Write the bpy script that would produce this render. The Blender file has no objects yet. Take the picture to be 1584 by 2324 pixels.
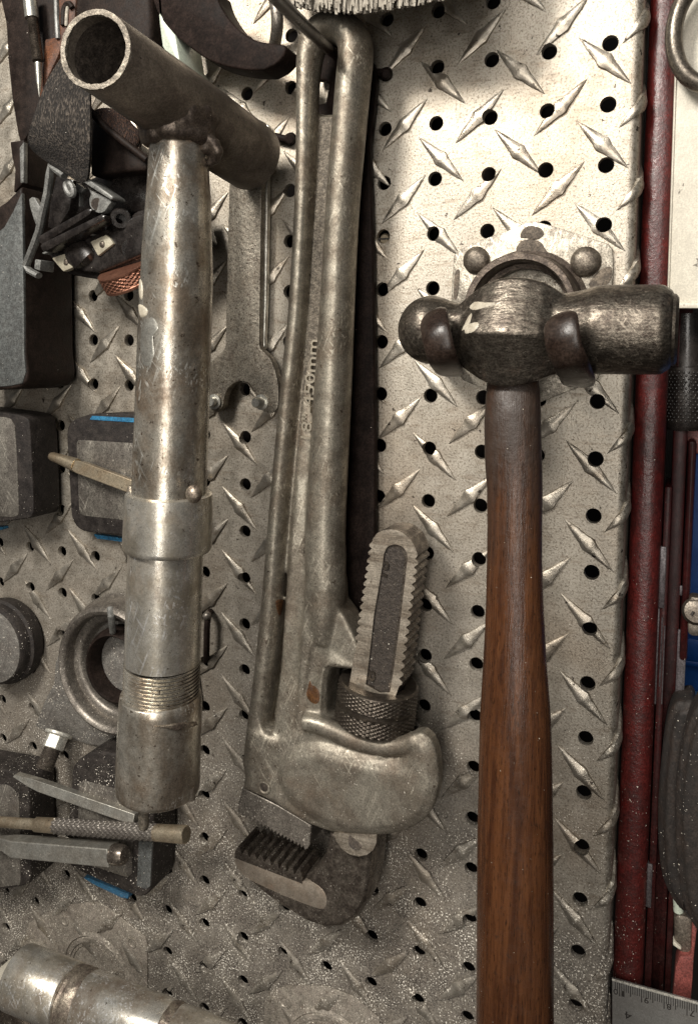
import bpy, bmesh, math, random
from mathutils import Vector, Matrix
from mathutils.bvhtree import BVHTree
random.seed(7)
SC = bpy.context.scene
COL = SC.collection

# ------------------------------------------------------------------ camera geometry (solved from the perforation grid)
FPX, PPX, PPY = 1762.23, 792.0, 925.84          # focal length / principal point in photo pixels (1584 wide)
R = Matrix(((0.9183556, 0.3955219, 0.0136177), (0.0393044, -0.0569129, -0.9976051), (-0.3937996, 0.9166915, -0.0678120)))
CAM = Vector((34.014, -354.68, -133.78))        # millimetres, panel front face is y = 0
RT = R.transposed()
OUT = Vector((0, -1, 0))

def ray(u, v): return RT @ Vector(((u - PPX) / FPX, (v - PPY) / FPX, 1.0))
def W(u, v, h=0.0):
    """real point h millimetres in front of the panel that is seen at (u, v); metres"""
    d = ray(u, v); return (CAM + d * ((-h - CAM.y) / d.y)) * 0.001
def WZ(u, v, Z): return (CAM + ray(u, v) * Z) * 0.001
def zdepth(p): return (R @ (p * 1000 - CAM)).z
def mm(p, px): return px * zdepth(p) / FPX * 0.001

def zz(x0, y0, s): return lambda x, y: ((x0 + x / s) * 0.68690, (y0 + y / s) * 0.68690)
ZA, ZB, ZC, ZE = zz(0, 0, 1.584), zz(0, 900, 1.584), zz(0, 1800, 1.584), zz(0, 2584, 1.584)
ZF = zz(800, 0, 2.263)
ZG, ZH, ZI, ZJ = (zz(1300, y, 1.5746) for y in (0, 900, 1800, 2584))
ZK, ZL = zz(700, 1700, 1.98), zz(700, 2350, 1.98)
M1, M2, M3, M4, M5 = zz(0, 0, 3.168), zz(0, 480, 3.0462), zz(0, 1250, 3.4435), zz(1300, 740, 3.168), zz(0, 2450, 2.4)
M6, M7 = zz(2130, 1900, 3.875), zz(2000, 2900, 4.8007)
N1, N2, N3, N4 = zz(500, 0, 3.168), zz(0, 1950, 3.7714), zz(850, 0, 2.4369), zz(2130, 950, 3.875)
N5, N6 = zz(0, 3050, 2.0842), zz(1150, 1700, 3.1)
R6 = zz(2006, 0, 2.3233)
def T(z, pts): return [z(*p) for p in pts]

# ------------------------------------------------------------------ node materials
class NT:
    def __init__(s, name):
        s.m = bpy.data.materials.new(name); s.m.use_nodes = True
        s.t = s.m.node_tree; s.t.nodes.clear()
        s.out = s.n('ShaderNodeOutputMaterial'); s.b = s.n('ShaderNodeBsdfPrincipled')
        s.l(s.b.outputs[0], s.out.inputs[0])
        s.co = s.n('ShaderNodeTexCoord').outputs['Object']
        s.pos = s.n('ShaderNodeNewGeometry').outputs['Position']
    def n(s, k, **kw):
        x = s.t.nodes.new(k)
        for a, v in kw.items(): setattr(x, a, v)
        return x
    def l(s, a, b): s.t.links.new(a, b)
    def put(s, sock, v):
        if hasattr(v, 'is_linked') or isinstance(v, bpy.types.NodeSocket): s.l(v, sock)
        else: sock.default_value = v
    def noise(s, scale, detail=4, rough=.6, stretch=None, src=None, dist=0.0, lac=2.0):
        x = s.n('ShaderNodeTexNoise'); x.inputs['Scale'].default_value = scale
        x.inputs['Detail'].default_value = detail; x.inputs['Roughness'].default_value = rough
        x.inputs['Distortion'].default_value = dist
        v = src or s.co
        if stretch:
            mp = s.n('ShaderNodeMapping'); mp.inputs['Scale'].default_value = stretch
            s.l(v, mp.inputs['Vector']); v = mp.outputs[0]
        s.l(v, x.inputs['Vector']); return x.outputs[0]
    def ramp(s, v, a, b, lo=0.0, hi=1.0, smooth=True):
        x = s.n('ShaderNodeMapRange'); x.clamp = True
        if smooth: x.interpolation_type = 'SMOOTHSTEP'
        s.put(x.inputs[0], v)
        for i, q in ((1, a), (2, b), (3, lo), (4, hi)): x.inputs[i].default_value = q
        return x.outputs[0]
    def mul(s, a, b, op='MULTIPLY'):
        x = s.n('ShaderNodeMath', operation=op); s.put(x.inputs[0], a); s.put(x.inputs[1], b); return x.outputs[0]
    def mix(s, fac, a, b):
        x = s.n('ShaderNodeMix', data_type='RGBA'); s.put(x.inputs[0], fac)
        for i, q in ((6, a), (7, b)):
            s.put(x.inputs[i], (*q, 1) if isinstance(q, tuple) and len(q) == 3 else q)
        return x.outputs[2]
    def z(s):
        x = s.n('ShaderNodeSeparateXYZ'); s.l(s.pos, x.inputs[0]); return x.outputs[2]

DUST = (.20, .172, .145)
def surf(name, c1, c2, metallic=.8, rough=(.35, .55), scale=90, stretch=None, pit=0.0, pitc=(.03, .02, .016), pits=500,
         blotch=0.0, blotchc=(.06, .045, .035), rust=0.0, rustc=(.16, .06, .025), dust=.35, speck=.6, bump=.25, bscale=700,
         brush=None, coat=0.0, lo=0.0, spec=.5, contrast=(.35, .65), grain=.75, scr=0.0):
    t = NT(name)
    n1 = t.noise(scale, 6, .62, stretch)
    col = t.mix(t.ramp(n1, *contrast), c1, c2)
    met = metallic
    ro = t.ramp(n1, .3, .7, rough[0], rough[1])
    hgt = t.noise(bscale, 4, .65, stretch if brush is None else brush)
    if brush is not None:
        nb = t.noise(bscale * .8, 3, .6, brush)
        col = t.mix(t.ramp(nb, .35, .7, 0, .35), col, tuple(x * .55 for x in c1))
    if blotch > 0:
        nb = t.noise(scale * .35, 7, .7, None, None, .6)
        k = t.ramp(nb, .62 - blotch * .25, .70, 0, .85)
        col = t.mix(k, col, blotchc); met = t.mul(k, -metallic * .5, 'MULTIPLY'); met = t.mul(met, metallic, 'ADD')
    if scr > 0:                                     # long dragged scratches, two directions
        for ang, off in ((38, 0), (-21, 3)):
            mp = t.n('ShaderNodeMapping'); mp.inputs['Rotation'].default_value = (0, math.radians(ang), 0); mp.inputs['Location'].default_value = (off, 0, off)
            t.l(t.co, mp.inputs['Vector'])
            sc = t.noise(900, 2, .5, (1, 1, .035), mp.outputs[0]); area = t.ramp(t.noise(45, 3, .6, None, None, .3), .48, .6)
            col = t.mix(t.mul(t.mul(t.ramp(sc, .60, .66), area), scr), col, tuple(min(1, x * 1.9) for x in c1))
            col = t.mix(t.mul(t.mul(t.ramp(sc, .36, .30), area), scr * .8), col, tuple(x * .3 for x in c1))
    if pit > 0:
        npit = t.noise(pits, 3, .7)
        k = t.ramp(npit, .70 - .2 * pit, .74 - .2 * pit, 0, .9)
        col = t.mix(k, col, pitc)
    if rust > 0:
        nr = t.noise(scale * .45, 6, .7, None, None, .4)
        k = t.ramp(nr, .70 - rust * .2, .78 - rust * .1, 0, .8)
        col = t.mix(k, col, rustc); met = t.mul(met, t.ramp(nr, .70 - rust * .2, .78 - rust * .1, 1, .2))
        ro = t.mul(ro, t.ramp(nr, .70 - rust * .2, .78 - rust * .1, 0, .25), 'ADD')
    if dust > 0:                                     # grinding dust lies thicker the lower a thing hangs
        zb = t.ramp(t.z(), -.12, -.52, lo, 1)
        nd = t.noise(140, 6, .7, None, t.pos)
        k = t.mul(t.mul(zb, t.ramp(nd, .3, .7, .35, 1)), dust)
        col = t.mix(k, col, DUST); met = t.mul(met, t.mul(t.mul(k, -.9), 1.0, 'ADD'))
        ro = t.mul(ro, t.mul(k, .3), 'ADD')
    if speck > 0:                                    # bright metal filings
        ns = t.noise(1150, 2, .5, None, t.pos)
        nc = t.noise(60, 3, .6, None, t.pos)
        th = t.mul(t.mul(t.ramp(t.z(), -.02, -.5, .05 + lo * .3, 1), t.ramp(nc, .3, .65, .3, 1)), speck)
        k = t.ramp(t.mul(ns, t.mul(th, .165), 'ADD'), .79, .82)
        col = t.mix(k, col, (.78, .72, .62))
    if grain > 0:                                    # fine pitted, scratched patina
        g = t.mul(t.ramp(t.noise(1350, 3, .7), .36, .62, .52, 1.42), t.ramp(t.noise(330, 5, .7, None, None, .5), .36, .62, .76, 1.24))
        x = t.n('ShaderNodeMix', data_type='RGBA', blend_type='MULTIPLY'); x.inputs[0].default_value = grain
        t.l(col, x.inputs[6]); cg = t.n('ShaderNodeCombineColor')
        for i in range(3): t.l(g, cg.inputs[i])
        t.l(cg.outputs[0], x.inputs[7]); col = x.outputs[2]
    t.put(t.b.inputs['Base Color'], col); t.put(t.b.inputs['Metallic'], met); t.put(t.b.inputs['Roughness'], ro)
    t.b.inputs['Specular IOR Level'].default_value = spec
    if coat: t.b.inputs['Coat Weight'].default_value = coat; t.b.inputs['Coat Roughness'].default_value = .12
    if bump > 0:
        bp = t.n('ShaderNodeBump'); bp.inputs['Strength'].default_value = bump; bp.inputs['Distance'].default_value = .0006
        t.l(hgt, bp.inputs['Height']); t.l(bp.outputs[0], t.b.inputs['Normal'])
    return t.m

def panel_material():
    t = NT('tread_aluminium')
    big = t.noise(16, 5, .6); mid = t.noise(110, 6, .65); fine = t.noise(1100, 3, .7); grit = t.noise(980, 4, .8)
    col = t.mix(t.ramp(mid, .3, .7), (.37, .335, .28), (.50, .46, .395))
    col = t.mix(t.ramp(big, .42, .72, 0, .6), col, (.33, .26, .19))
    smear = t.noise(260, 4, .6, (.25, 1, 1.2))
    col = t.mix(t.ramp(smear, .53, .70, 0, .55), col, (.24, .19, .14))
    gx = t.n('ShaderNodeSeparateXYZ'); t.l(t.pos, gx.inputs[0])
    worn = t.ramp(gx.outputs[1], -.0014, -.0005, .30, 1)          # treads are rubbed by sleeves and tools: less grit sticks to them
    col = t.mix(t.mul(t.ramp(grit, .50, .60, 0, .70), worn), col, (.12, .095, .07))
    col = t.mix(t.ramp(t.noise(260, 3, .65), .655, .69, 0, .9), col, (.035, .025, .02))
    z = t.z()
    zb = t.ramp(z, -.10, -.46)
    nd = t.noise(75, 8, .72)
    edge = t.ramp(t.mul(gx.outputs[0], t.mul(nd, .05), 'ADD'), -.012, .03, 1, .30)   # dust layer thins towards the outer strip
    low = t.ramp(z, -.36, -.41)
    edge = t.mul(edge, low, 'MAXIMUM')
    k = t.mul(t.mul(zb, t.ramp(nd, .25, .62, .45, 1)), edge)
    k = t.mul(k, .95)
    k = t.mul(k, t.ramp(gx.outputs[1], -.0016, -.0006, .35, 1))       # raised treads rub clean of dust
    dc = t.mix(t.ramp(t.noise(1000, 3, .75), .40, .60), (.024, .019, .016), (.17, .148, .124))
    col = t.mix(k, col, dc)
    ns = t.noise(1200, 2, .5, None, t.pos)
    th = t.mul(zb, t.ramp(t.noise(50, 3, .6), .3, .65, .4, 1))
    sp = t.ramp(t.mul(ns, t.mul(th, .19), 'ADD'), .76, .79)
    col = t.mix(sp, col, (.85, .8, .7))
    t.put(t.b.inputs['Base Color'], col)
    t.put(t.b.inputs['Metallic'], t.mul(k, t.ramp(grit, .5, .66, .72, .45), 'MULTIPLY') if False else t.ramp(k, 0, .9, .88, .14))
    t.put(t.b.inputs['Roughness'], t.mul(t.mul(t.ramp(mid, .3, .7, .41, .57), t.ramp(worn, .3, 1, .72, 1)), t.mul(k, .25), 'ADD'))
    bp = t.n('ShaderNodeBump'); bp.inputs['Strength'].default_value = .28; bp.inputs['Distance'].default_value = .0005
    t.l(t.mul(fine, t.mul(grit, .8), 'ADD'), bp.inputs['Height']); t.l(bp.outputs[0], t.b.inputs['Normal'])
    return t.m

def wood_material():
    t = NT('oiled_wood')
    g = t.noise(420, 6, .65, (1, 1, .05), None, .7); g2 = t.noise(1700, 3, .6, (1, 1, .045), None, .4); pore = t.noise(2200, 2, .6, (1, 1, .12)); iso = t.noise(260, 5, .7); big = t.noise(35, 4, .6, (1, 1, .4))
    col = t.mix(t.ramp(g, .34, .66), (.038, .014, .0065), (.092, .036, .0145))
    col = t.mix(t.ramp(g2, .52, .66, 0, .5), col, (.028, .012, .006))
    col = t.mix(t.ramp(big, .42, .68, 0, .6), col, (.045, .020, .011))
    k = t.mul(t.ramp(t.z(), -.235, -.155), t.ramp(t.noise(60, 5, .7, (1, 1, .4)), .25, .55))     # grime where the hand never wipes
    col = t.mix(t.mul(k, .85), col, (.030, .021, .016))
    col = t.mix(t.ramp(pore, .58, .66, 0, .7), col, (.014, .007, .004))
    col = t.mix(t.ramp(iso, .60, .72, 0, .6), col, (.022, .012, .008))
    ns = t.noise(900, 2, .5, None, t.pos)
    col = t.mix(t.ramp(ns, .765, .78), col, (.6, .53, .43))
    t.put(t.b.inputs['Base Color'], col)
    t.put(t.b.inputs['Roughness'], t.mul(t.ramp(iso, .3, .7, .16, .36), t.mul(k, .25), 'ADD'))
    bp = t.n('ShaderNodeBump'); bp.inputs['Strength'].default_value = .35; bp.inputs['Distance'].default_value = .0005
    t.l(t.mul(t.mul(g, t.mul(pore, .6), 'ADD'), t.mul(iso, t.mul(k, 3.0)), 'ADD'), bp.inputs['Height']); t.l(bp.outputs[0], t.b.inputs['Normal'])
    return t.m

def weave_material(name, c1, c2, s=2600):
    t = NT(name)
    wv = t.ramp(t.noise(1500, 2, .5, (1, 1, .28)), .40, .62)
    fz = t.noise(2600, 2, .6)
    n = t.noise(170, 5, .7)
    col = t.mix(t.mul(t.mul(wv, t.ramp(n, .35, .7, .3, 1)), t.ramp(fz, .3, .7, .6, 1.2)), c1, c2)
    col = t.mix(t.ramp(t.noise(700, 2, .5), .74, .76), col, (.6, .55, .46))
    t.put(t.b.inputs['Base Color'], col); t.b.inputs['Roughness'].default_value = .92
    bp = t.n('ShaderNodeBump'); bp.inputs['Strength'].default_value = .8; bp.inputs['Distance'].default_value = .0008
    t.l(wv, bp.inputs['Height']); t.l(bp.outputs[0], t.b.inputs['Normal'])
    return t.m

M = {}
M['panel'] = panel_material()
M['wood'] = wood_material()
M['pipe'] = surf('worn_pipe_steel', (.60, .565, .49), (.27, .225, .175), .88, (.22, .34), 70, (1, 1, .7), .35, (.07, .048, .032), 420, .8, (.11, .072, .044), .5, (.17, .09, .04), .25, .9, .14, 500, grain=.4, scr=.5)
M['pipe_bright'] = surf('galvanised_pipe', (.70, .67, .60), (.42, .38, .31), .84, (.22, .34), 80, (1, 1, .7), .25, (.09, .065, .045), 500, .65, (.15, .108, .075), .2, (.2, .11, .05), .15, .9, .10, 500, grain=.28, scr=.5)
M['pipe_dark'] = surf('oily_pipe_steel', (.21, .178, .145), (.10, .08, .064), .55, (.34, .50), 45, None, .1, (.03, .02, .016), 500, .3, (.05, .036, .028), .05, (.12, .06, .03), 0, .25, .2, 420, grain=.5)
M['cut_steel'] = surf('sawn_steel', (.20, .175, .14), (.11, .093, .073), .5, (.45, .6), 260, None, .1, (.2, .16, .1), 600, 0, (.1, .1, .1), 0, (0, 0, 0), 0, .2, .6, 800)
M['hole_dark'] = surf('hole_dark_steel', (.030, .024, .020), (.065, .052, .042), .1, (.6, .8), 200, None, 0, dust=0, speck=.5, bump=.4, spec=.28)  # near-black colour standing in for the shade in holes and bores
M['weld'] = surf('weld_bead', (.30, .255, .20), (.13, .10, .08), .75, (.3, .5), 240, None, .2, rust=.2, dust=.2, bump=.5, bscale=600)
M['weld_dark'] = surf('dark_weld_bead', (.12, .095, .075), (.06, .045, .036), .6, (.35, .55), 200, None, .1, dust=.1, bump=.4, bscale=500)
M['cast'] = surf('cast_wrench_steel', (.30, .275, .225), (.148, .127, .10), .78, (.38, .54), 75, None, .30, (.07, .05, .036), 430, .7, (.11, .080, .054), .22, (.20, .085, .035), .40, .9, .16, 520, grain=.5, scr=.42)
M['letter'] = surf('raised_lettering', (.40, .36, .29), (.28, .245, .19), .7, (.35, .5), 200, None, .1, dust=.1, speck=.2, bump=.1, grain=.2)
M['web'] = surf('sandy_cast_web', (.13, .11, .085), (.07, .058, .044), .4, (.5, .65), 500, None, .2, (.08, .06, .04), 900, dust=.2, speck=.4, bump=.9, bscale=900)
M['jawface'] = surf('ground_jaw_steel', (.50, .44, .36), (.17, .138, .105), .7, (.3, .45), 120, (.2, 1, 1.6), .2, (.1, .07, .05), 500, .25, (.16, .12, .085), 0, (0, 0, 0), .2, .7, .3, 700, brush=(.15, 1, 2), grain=.5)
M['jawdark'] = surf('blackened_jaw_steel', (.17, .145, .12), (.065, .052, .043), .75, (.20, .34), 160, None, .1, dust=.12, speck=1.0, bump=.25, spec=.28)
M['recess'] = surf('dark_recess_steel', (.05, .04, .032), (.028, .022, .018), .35, (.5, .65), 500, None, 0, dust=.15, speck=1.0, bump=.7, bscale=900)
M['nut'] = surf('knurled_nut_steel', (.095, .08, .064), (.05, .04, .032), .8, (.28, .40), 200, None, 0, dust=.1, speck=.5, bump=.15, grain=.4)
M['plate_steel'] = surf('grey_plate_steel', (.20, .18, .155), (.12, .105, .09), .65, (.35, .5), 90, (1, 1, .3), .15, dust=.3, speck=1, bump=.2)
M['polished'] = surf('polished_jaw', (.52, .45, .37), (.36, .29, .225), .75, (.22, .35), 80, None, .05, blotch=.15, blotchc=(.25, .15, .1), dust=.15, speck=.6, bump=.12, grain=.3)
M['hammer'] = surf('forged_hammer_steel', (.145, .126, .102), (.050, .040, .032), .85, (.32, .46), 420, (.5, 1, 1.4), .3, (.035, .025, .02), 420, .4, (.05, .036, .026), .12, (.19, .10, .04), .05, .35, .45, 420, contrast=(.28, .72), scr=.6)
M['prong'] = surf('brown_rubber_sleeve', (.016, .010, .0075), (.032, .022, .017), .0, (.25, .42), 120, None, 0, dust=0, speck=.3, bump=.15, spec=.35)
M['spanner'] = surf('speckled_spanner_steel', (.25, .225, .185), (.15, .13, .103), .65, (.36, .5), 80, None, .62, (.075, .056, .042), 900, .25, dust=.15, speck=.2, bump=.4, bscale=500)
M['spanner_edge'] = M['spanner']
M['black'] = surf('black_plastic', (.008, .0065, .006), (.018, .015, .0135), 0, (.16, .34), 120, None, 0, dust=.12, speck=.45, bump=.15, lo=.1, spec=.5)
M['blackmetal'] = surf('black_steel', (.009, .006, .005), (.018, .012, .010), .0, (.5, .65), 100, None, 0, dust=.05, speck=.35, bump=.1, spec=.06)
M['rubber'] = surf('dusty_rubber', (.009, .007, .0065), (.021, .017, .015), 0, (.55, .8), 160, None, 0, dust=.10, speck=1.0, bump=.4, lo=.15, spec=.28)
M['greyplastic'] = surf('grey_plastic', (.16, .16, .15), (.095, .094, .088), .1, (.4, .55), 120, None, .1, dust=.2, speck=.5, bump=.1)
M['pad'] = surf('scuffed_steel_pad', (.20, .185, .16), (.09, .08, .07), .55, (.38, .55), 110, (1, 1, .3), .2, blotch=.2, dust=.25, speck=1, bump=.3, lo=.3, scr=.8)
M['greyface'] = surf('dusty_grey_face', (.10, .107, .105), (.06, .063, .062), .3, (.45, .6), 300, None, .1, dust=.1, speck=1.0, bump=.3, lo=.7)
M['blue'] = surf('blue_tape', (.015, .10, .20), (.02, .14, .26), 0, (.45, .6), 200, None, .1, dust=.15, speck=.4, bump=.1)
M['copper'] = surf('copper_ring', (.36, .175, .115), (.22, .10, .066), .8, (.3, .45), 150, None, .15, (.05, .025, .018), 500, dust=.05, speck=.2, bump=.15, grain=.4)
M['copper_dark'] = M['copper']
M['cream'] = surf('cream_emitter', (.36, .33, .25), (.26, .235, .18), 0, (.45, .6), 150, None, .2, dust=.1, speck=.3, bump=.15, grain=.25)
M['punch'] = surf('brassy_punch_steel', (.52, .44, .32), (.32, .25, .17), .8, (.27, .4), 110, None, .15, dust=.15, speck=.6, bump=.12, rust=.1, grain=.4)
M['chisel'] = surf('chisel_steel', (.52, .51, .46), (.34, .32, .28), .82, (.27, .42), 100, None, .15, dust=.2, speck=.8, bump=.15, grain=.4)
M['knurl'] = surf('dark_knurl', (.16, .145, .128), (.10, .088, .078), .6, (.35, .5), 200, None, 0, dust=.2, speck=.8, bump=.1, grain=.3)
M['strap'] = weave_material('elastic_strap', (.008, .006, .005), (.10, .082, .066))
M['strap_brown'] = weave_material('brown_strap', (.016, .008, .006), (.085, .04, .022))
M['leather'] = surf('brown_leather', (.10, .036, .014), (.045, .018, .010), 0, (.5, .7), 130, None, .1, dust=0, speck=.3, bump=.4)
M['darkleather'] = surf('dark_leather', (.009, .0056, .0043), (.019, .0125, .0098), 0, (.5, .7), 130, None, 0, dust=0, speck=.4, bump=.3, spec=.15)
M['bristle'] = surf('bristle_fibre', (.40, .365, .305), (.22, .195, .16), 0, (.6, .8), 300, None, 0, dust=0, speck=0, bump=0, grain=.25)
M['red'] = surf('pebbled_red_paint', (.070, .0075, .0065), (.042, .0055, .005), 0, (.28, .42), 140, None, .08, (.02, .006, .006), 420, dust=.05, speck=.8, bump=.55, bscale=420, spec=.5)
M['darkred'] = surf('dark_red_paint', (.026, .0035, .0035), (.017, .003, .003), 0, (.3, .45), 100, None, .05, dust=.05, speck=.4, bump=.15, bscale=300, spec=.15)
M['bare'] = surf('chipped_bare_edge', (.12, .11, .115), (.06, .05, .054), .5, (.35, .5), 200, (1, 1, .15), .2, dust=.1, speck=.5, bump=.3)
M['white'] = surf('off_white_paint', (.58, .54, .45), (.52, .48, .40), 0, (.4, .55), 60, None, .22, (.12, .10, .08), 130, dust=0, speck=0, bump=.06, grain=.25)
M['paint'] = surf('cream_paint_smear', (.46, .42, .34), (.34, .30, .235), 0, (.35, .5), 300, None, .1, dust=0, speck=0, bump=.3, grain=.25)
M['ring'] = surf('dull_ring_steel', (.16, .14, .115), (.09, .075, .06), .7, (.3, .45), 90, None, .2, dust=0, speck=.1, bump=.15)
M['bluebox'] = surf('blue_plastic', (.006, .045, .19), (.009, .065, .25), 0, (.35, .5), 40, None, 0, dust=0, speck=0, bump=.05, grain=.25)
M['bluelite'] = surf('light_blue_plastic', (.12, .28, .48), (.09, .22, .42), 0, (.35, .5), 60, None, 0, dust=0, speck=0, bump=.05, grain=.25)
M['pink'] = surf('salmon_plastic', (.22, .062, .052), (.15, .042, .036), 0, (.4, .55), 150, None, .1, dust=0, speck=.5, bump=.15)
M['brownpad'] = surf('worn_brown_pad', (.018, .012, .0092), (.008, .0054, .0043), 0, (.6, .8), 190, (1, 1, .6), .2, dust=.03, speck=.9, bump=.9, bscale=420, lo=.2)
M['ruler'] = surf('ruler_steel', (.33, .325, .31), (.26, .25, .235), .7, (.3, .42), 120, (.2, 1, 1), .08, dust=.06, speck=.3, bump=.08, grain=.25)
M['ink'] = surf('black_ink', (.012, .01, .009), (.02, .016, .014), 0, (.5, .6), 100, None, 0, dust=0, speck=0, bump=0, grain=.25)
M['flange'] = surf('flange_plate_steel', (.40, .365, .305), (.28, .25, .205), .7, (.36, .5), 110, None, .45, (.14, .105, .08), 430, .72, (.075, .058, .044), 0, (0, 0, 0), .85, 1.1, .45, 450, scr=.5)
M['rivet'] = surf('rivet_steel', (.17, .145, .115), (.08, .064, .05), .6, (.35, .5), 200, None, .2, dust=.3, speck=.6, bump=.4)
M['dirt'] = surf('caked_grime', (.085, .068, .053), (.16, .13, .10), 0, (.75, .9), 260, None, .2, dust=.3, speck=.8, bump=1.0, bscale=500)
M['disc'] = surf('dusty_disc_face', (.17, .162, .148), (.115, .105, .095), .35, (.45, .6), 150, None, .1, dust=.25, speck=1.2, bump=.25, lo=.3)
M['brightbolt'] = surf('zinc_bolt', (.66, .65, .58), (.55, .52, .46), .5, (.3, .4), 150, None, .05, dust=.05, speck=.3, bump=.08)
M['boltthread'] = surf('grimy_thread', (.09, .075, .06), (.05, .04, .033), .5, (.4, .55), 200, None, 0, dust=.2, speck=.8, bump=.2)
M['rustspot'] = surf('rust_stain', (.075, .034, .013), (.04, .018, .008), 0, (.35, .6), 260, None, 0, dust=0, speck=.3, bump=.3)
M['void'] = surf('dark_void', (.010, .007, .006), (.014, .010, .009), 0, (.8, .9), 30, None, 0, dust=0, speck=0, bump=0, grain=.25)
M['pale'] = surf('pale_green_plastic', (.50, .55, .46), (.44, .48, .40), 0, (.4, .5), 60, None, .1, dust=0, speck=.2, bump=.05, grain=.25)

# ------------------------------------------------------------------ objects and meshes
LOC = {}
def tag(o, label=None, cat=None, group=None, kind=None):
    for k, v in (('label', label), ('category', cat), ('group', group), ('kind', kind)):
        if v: o[k] = v
    return o
def thing(name, label, cat, loc, group=None):
    o = bpy.data.objects.new(name, None); COL.objects.link(o); o.location = loc; o.empty_display_size = .01
    LOC[o] = Vector(loc); return tag(o, label, cat, group)

def shade(me, ang=35):
    bm = bmesh.new(); bm.from_mesh(me)
    bmesh.ops.recalc_face_normals(bm, faces=bm.faces)
    c = math.radians(ang)
    for f in bm.faces: f.smooth = True
    for e in bm.edges:
        if len(e.link_faces) == 2:
            e.smooth = e.calc_face_angle(0) < c
    bm.to_mesh(me); bm.free()

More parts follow.
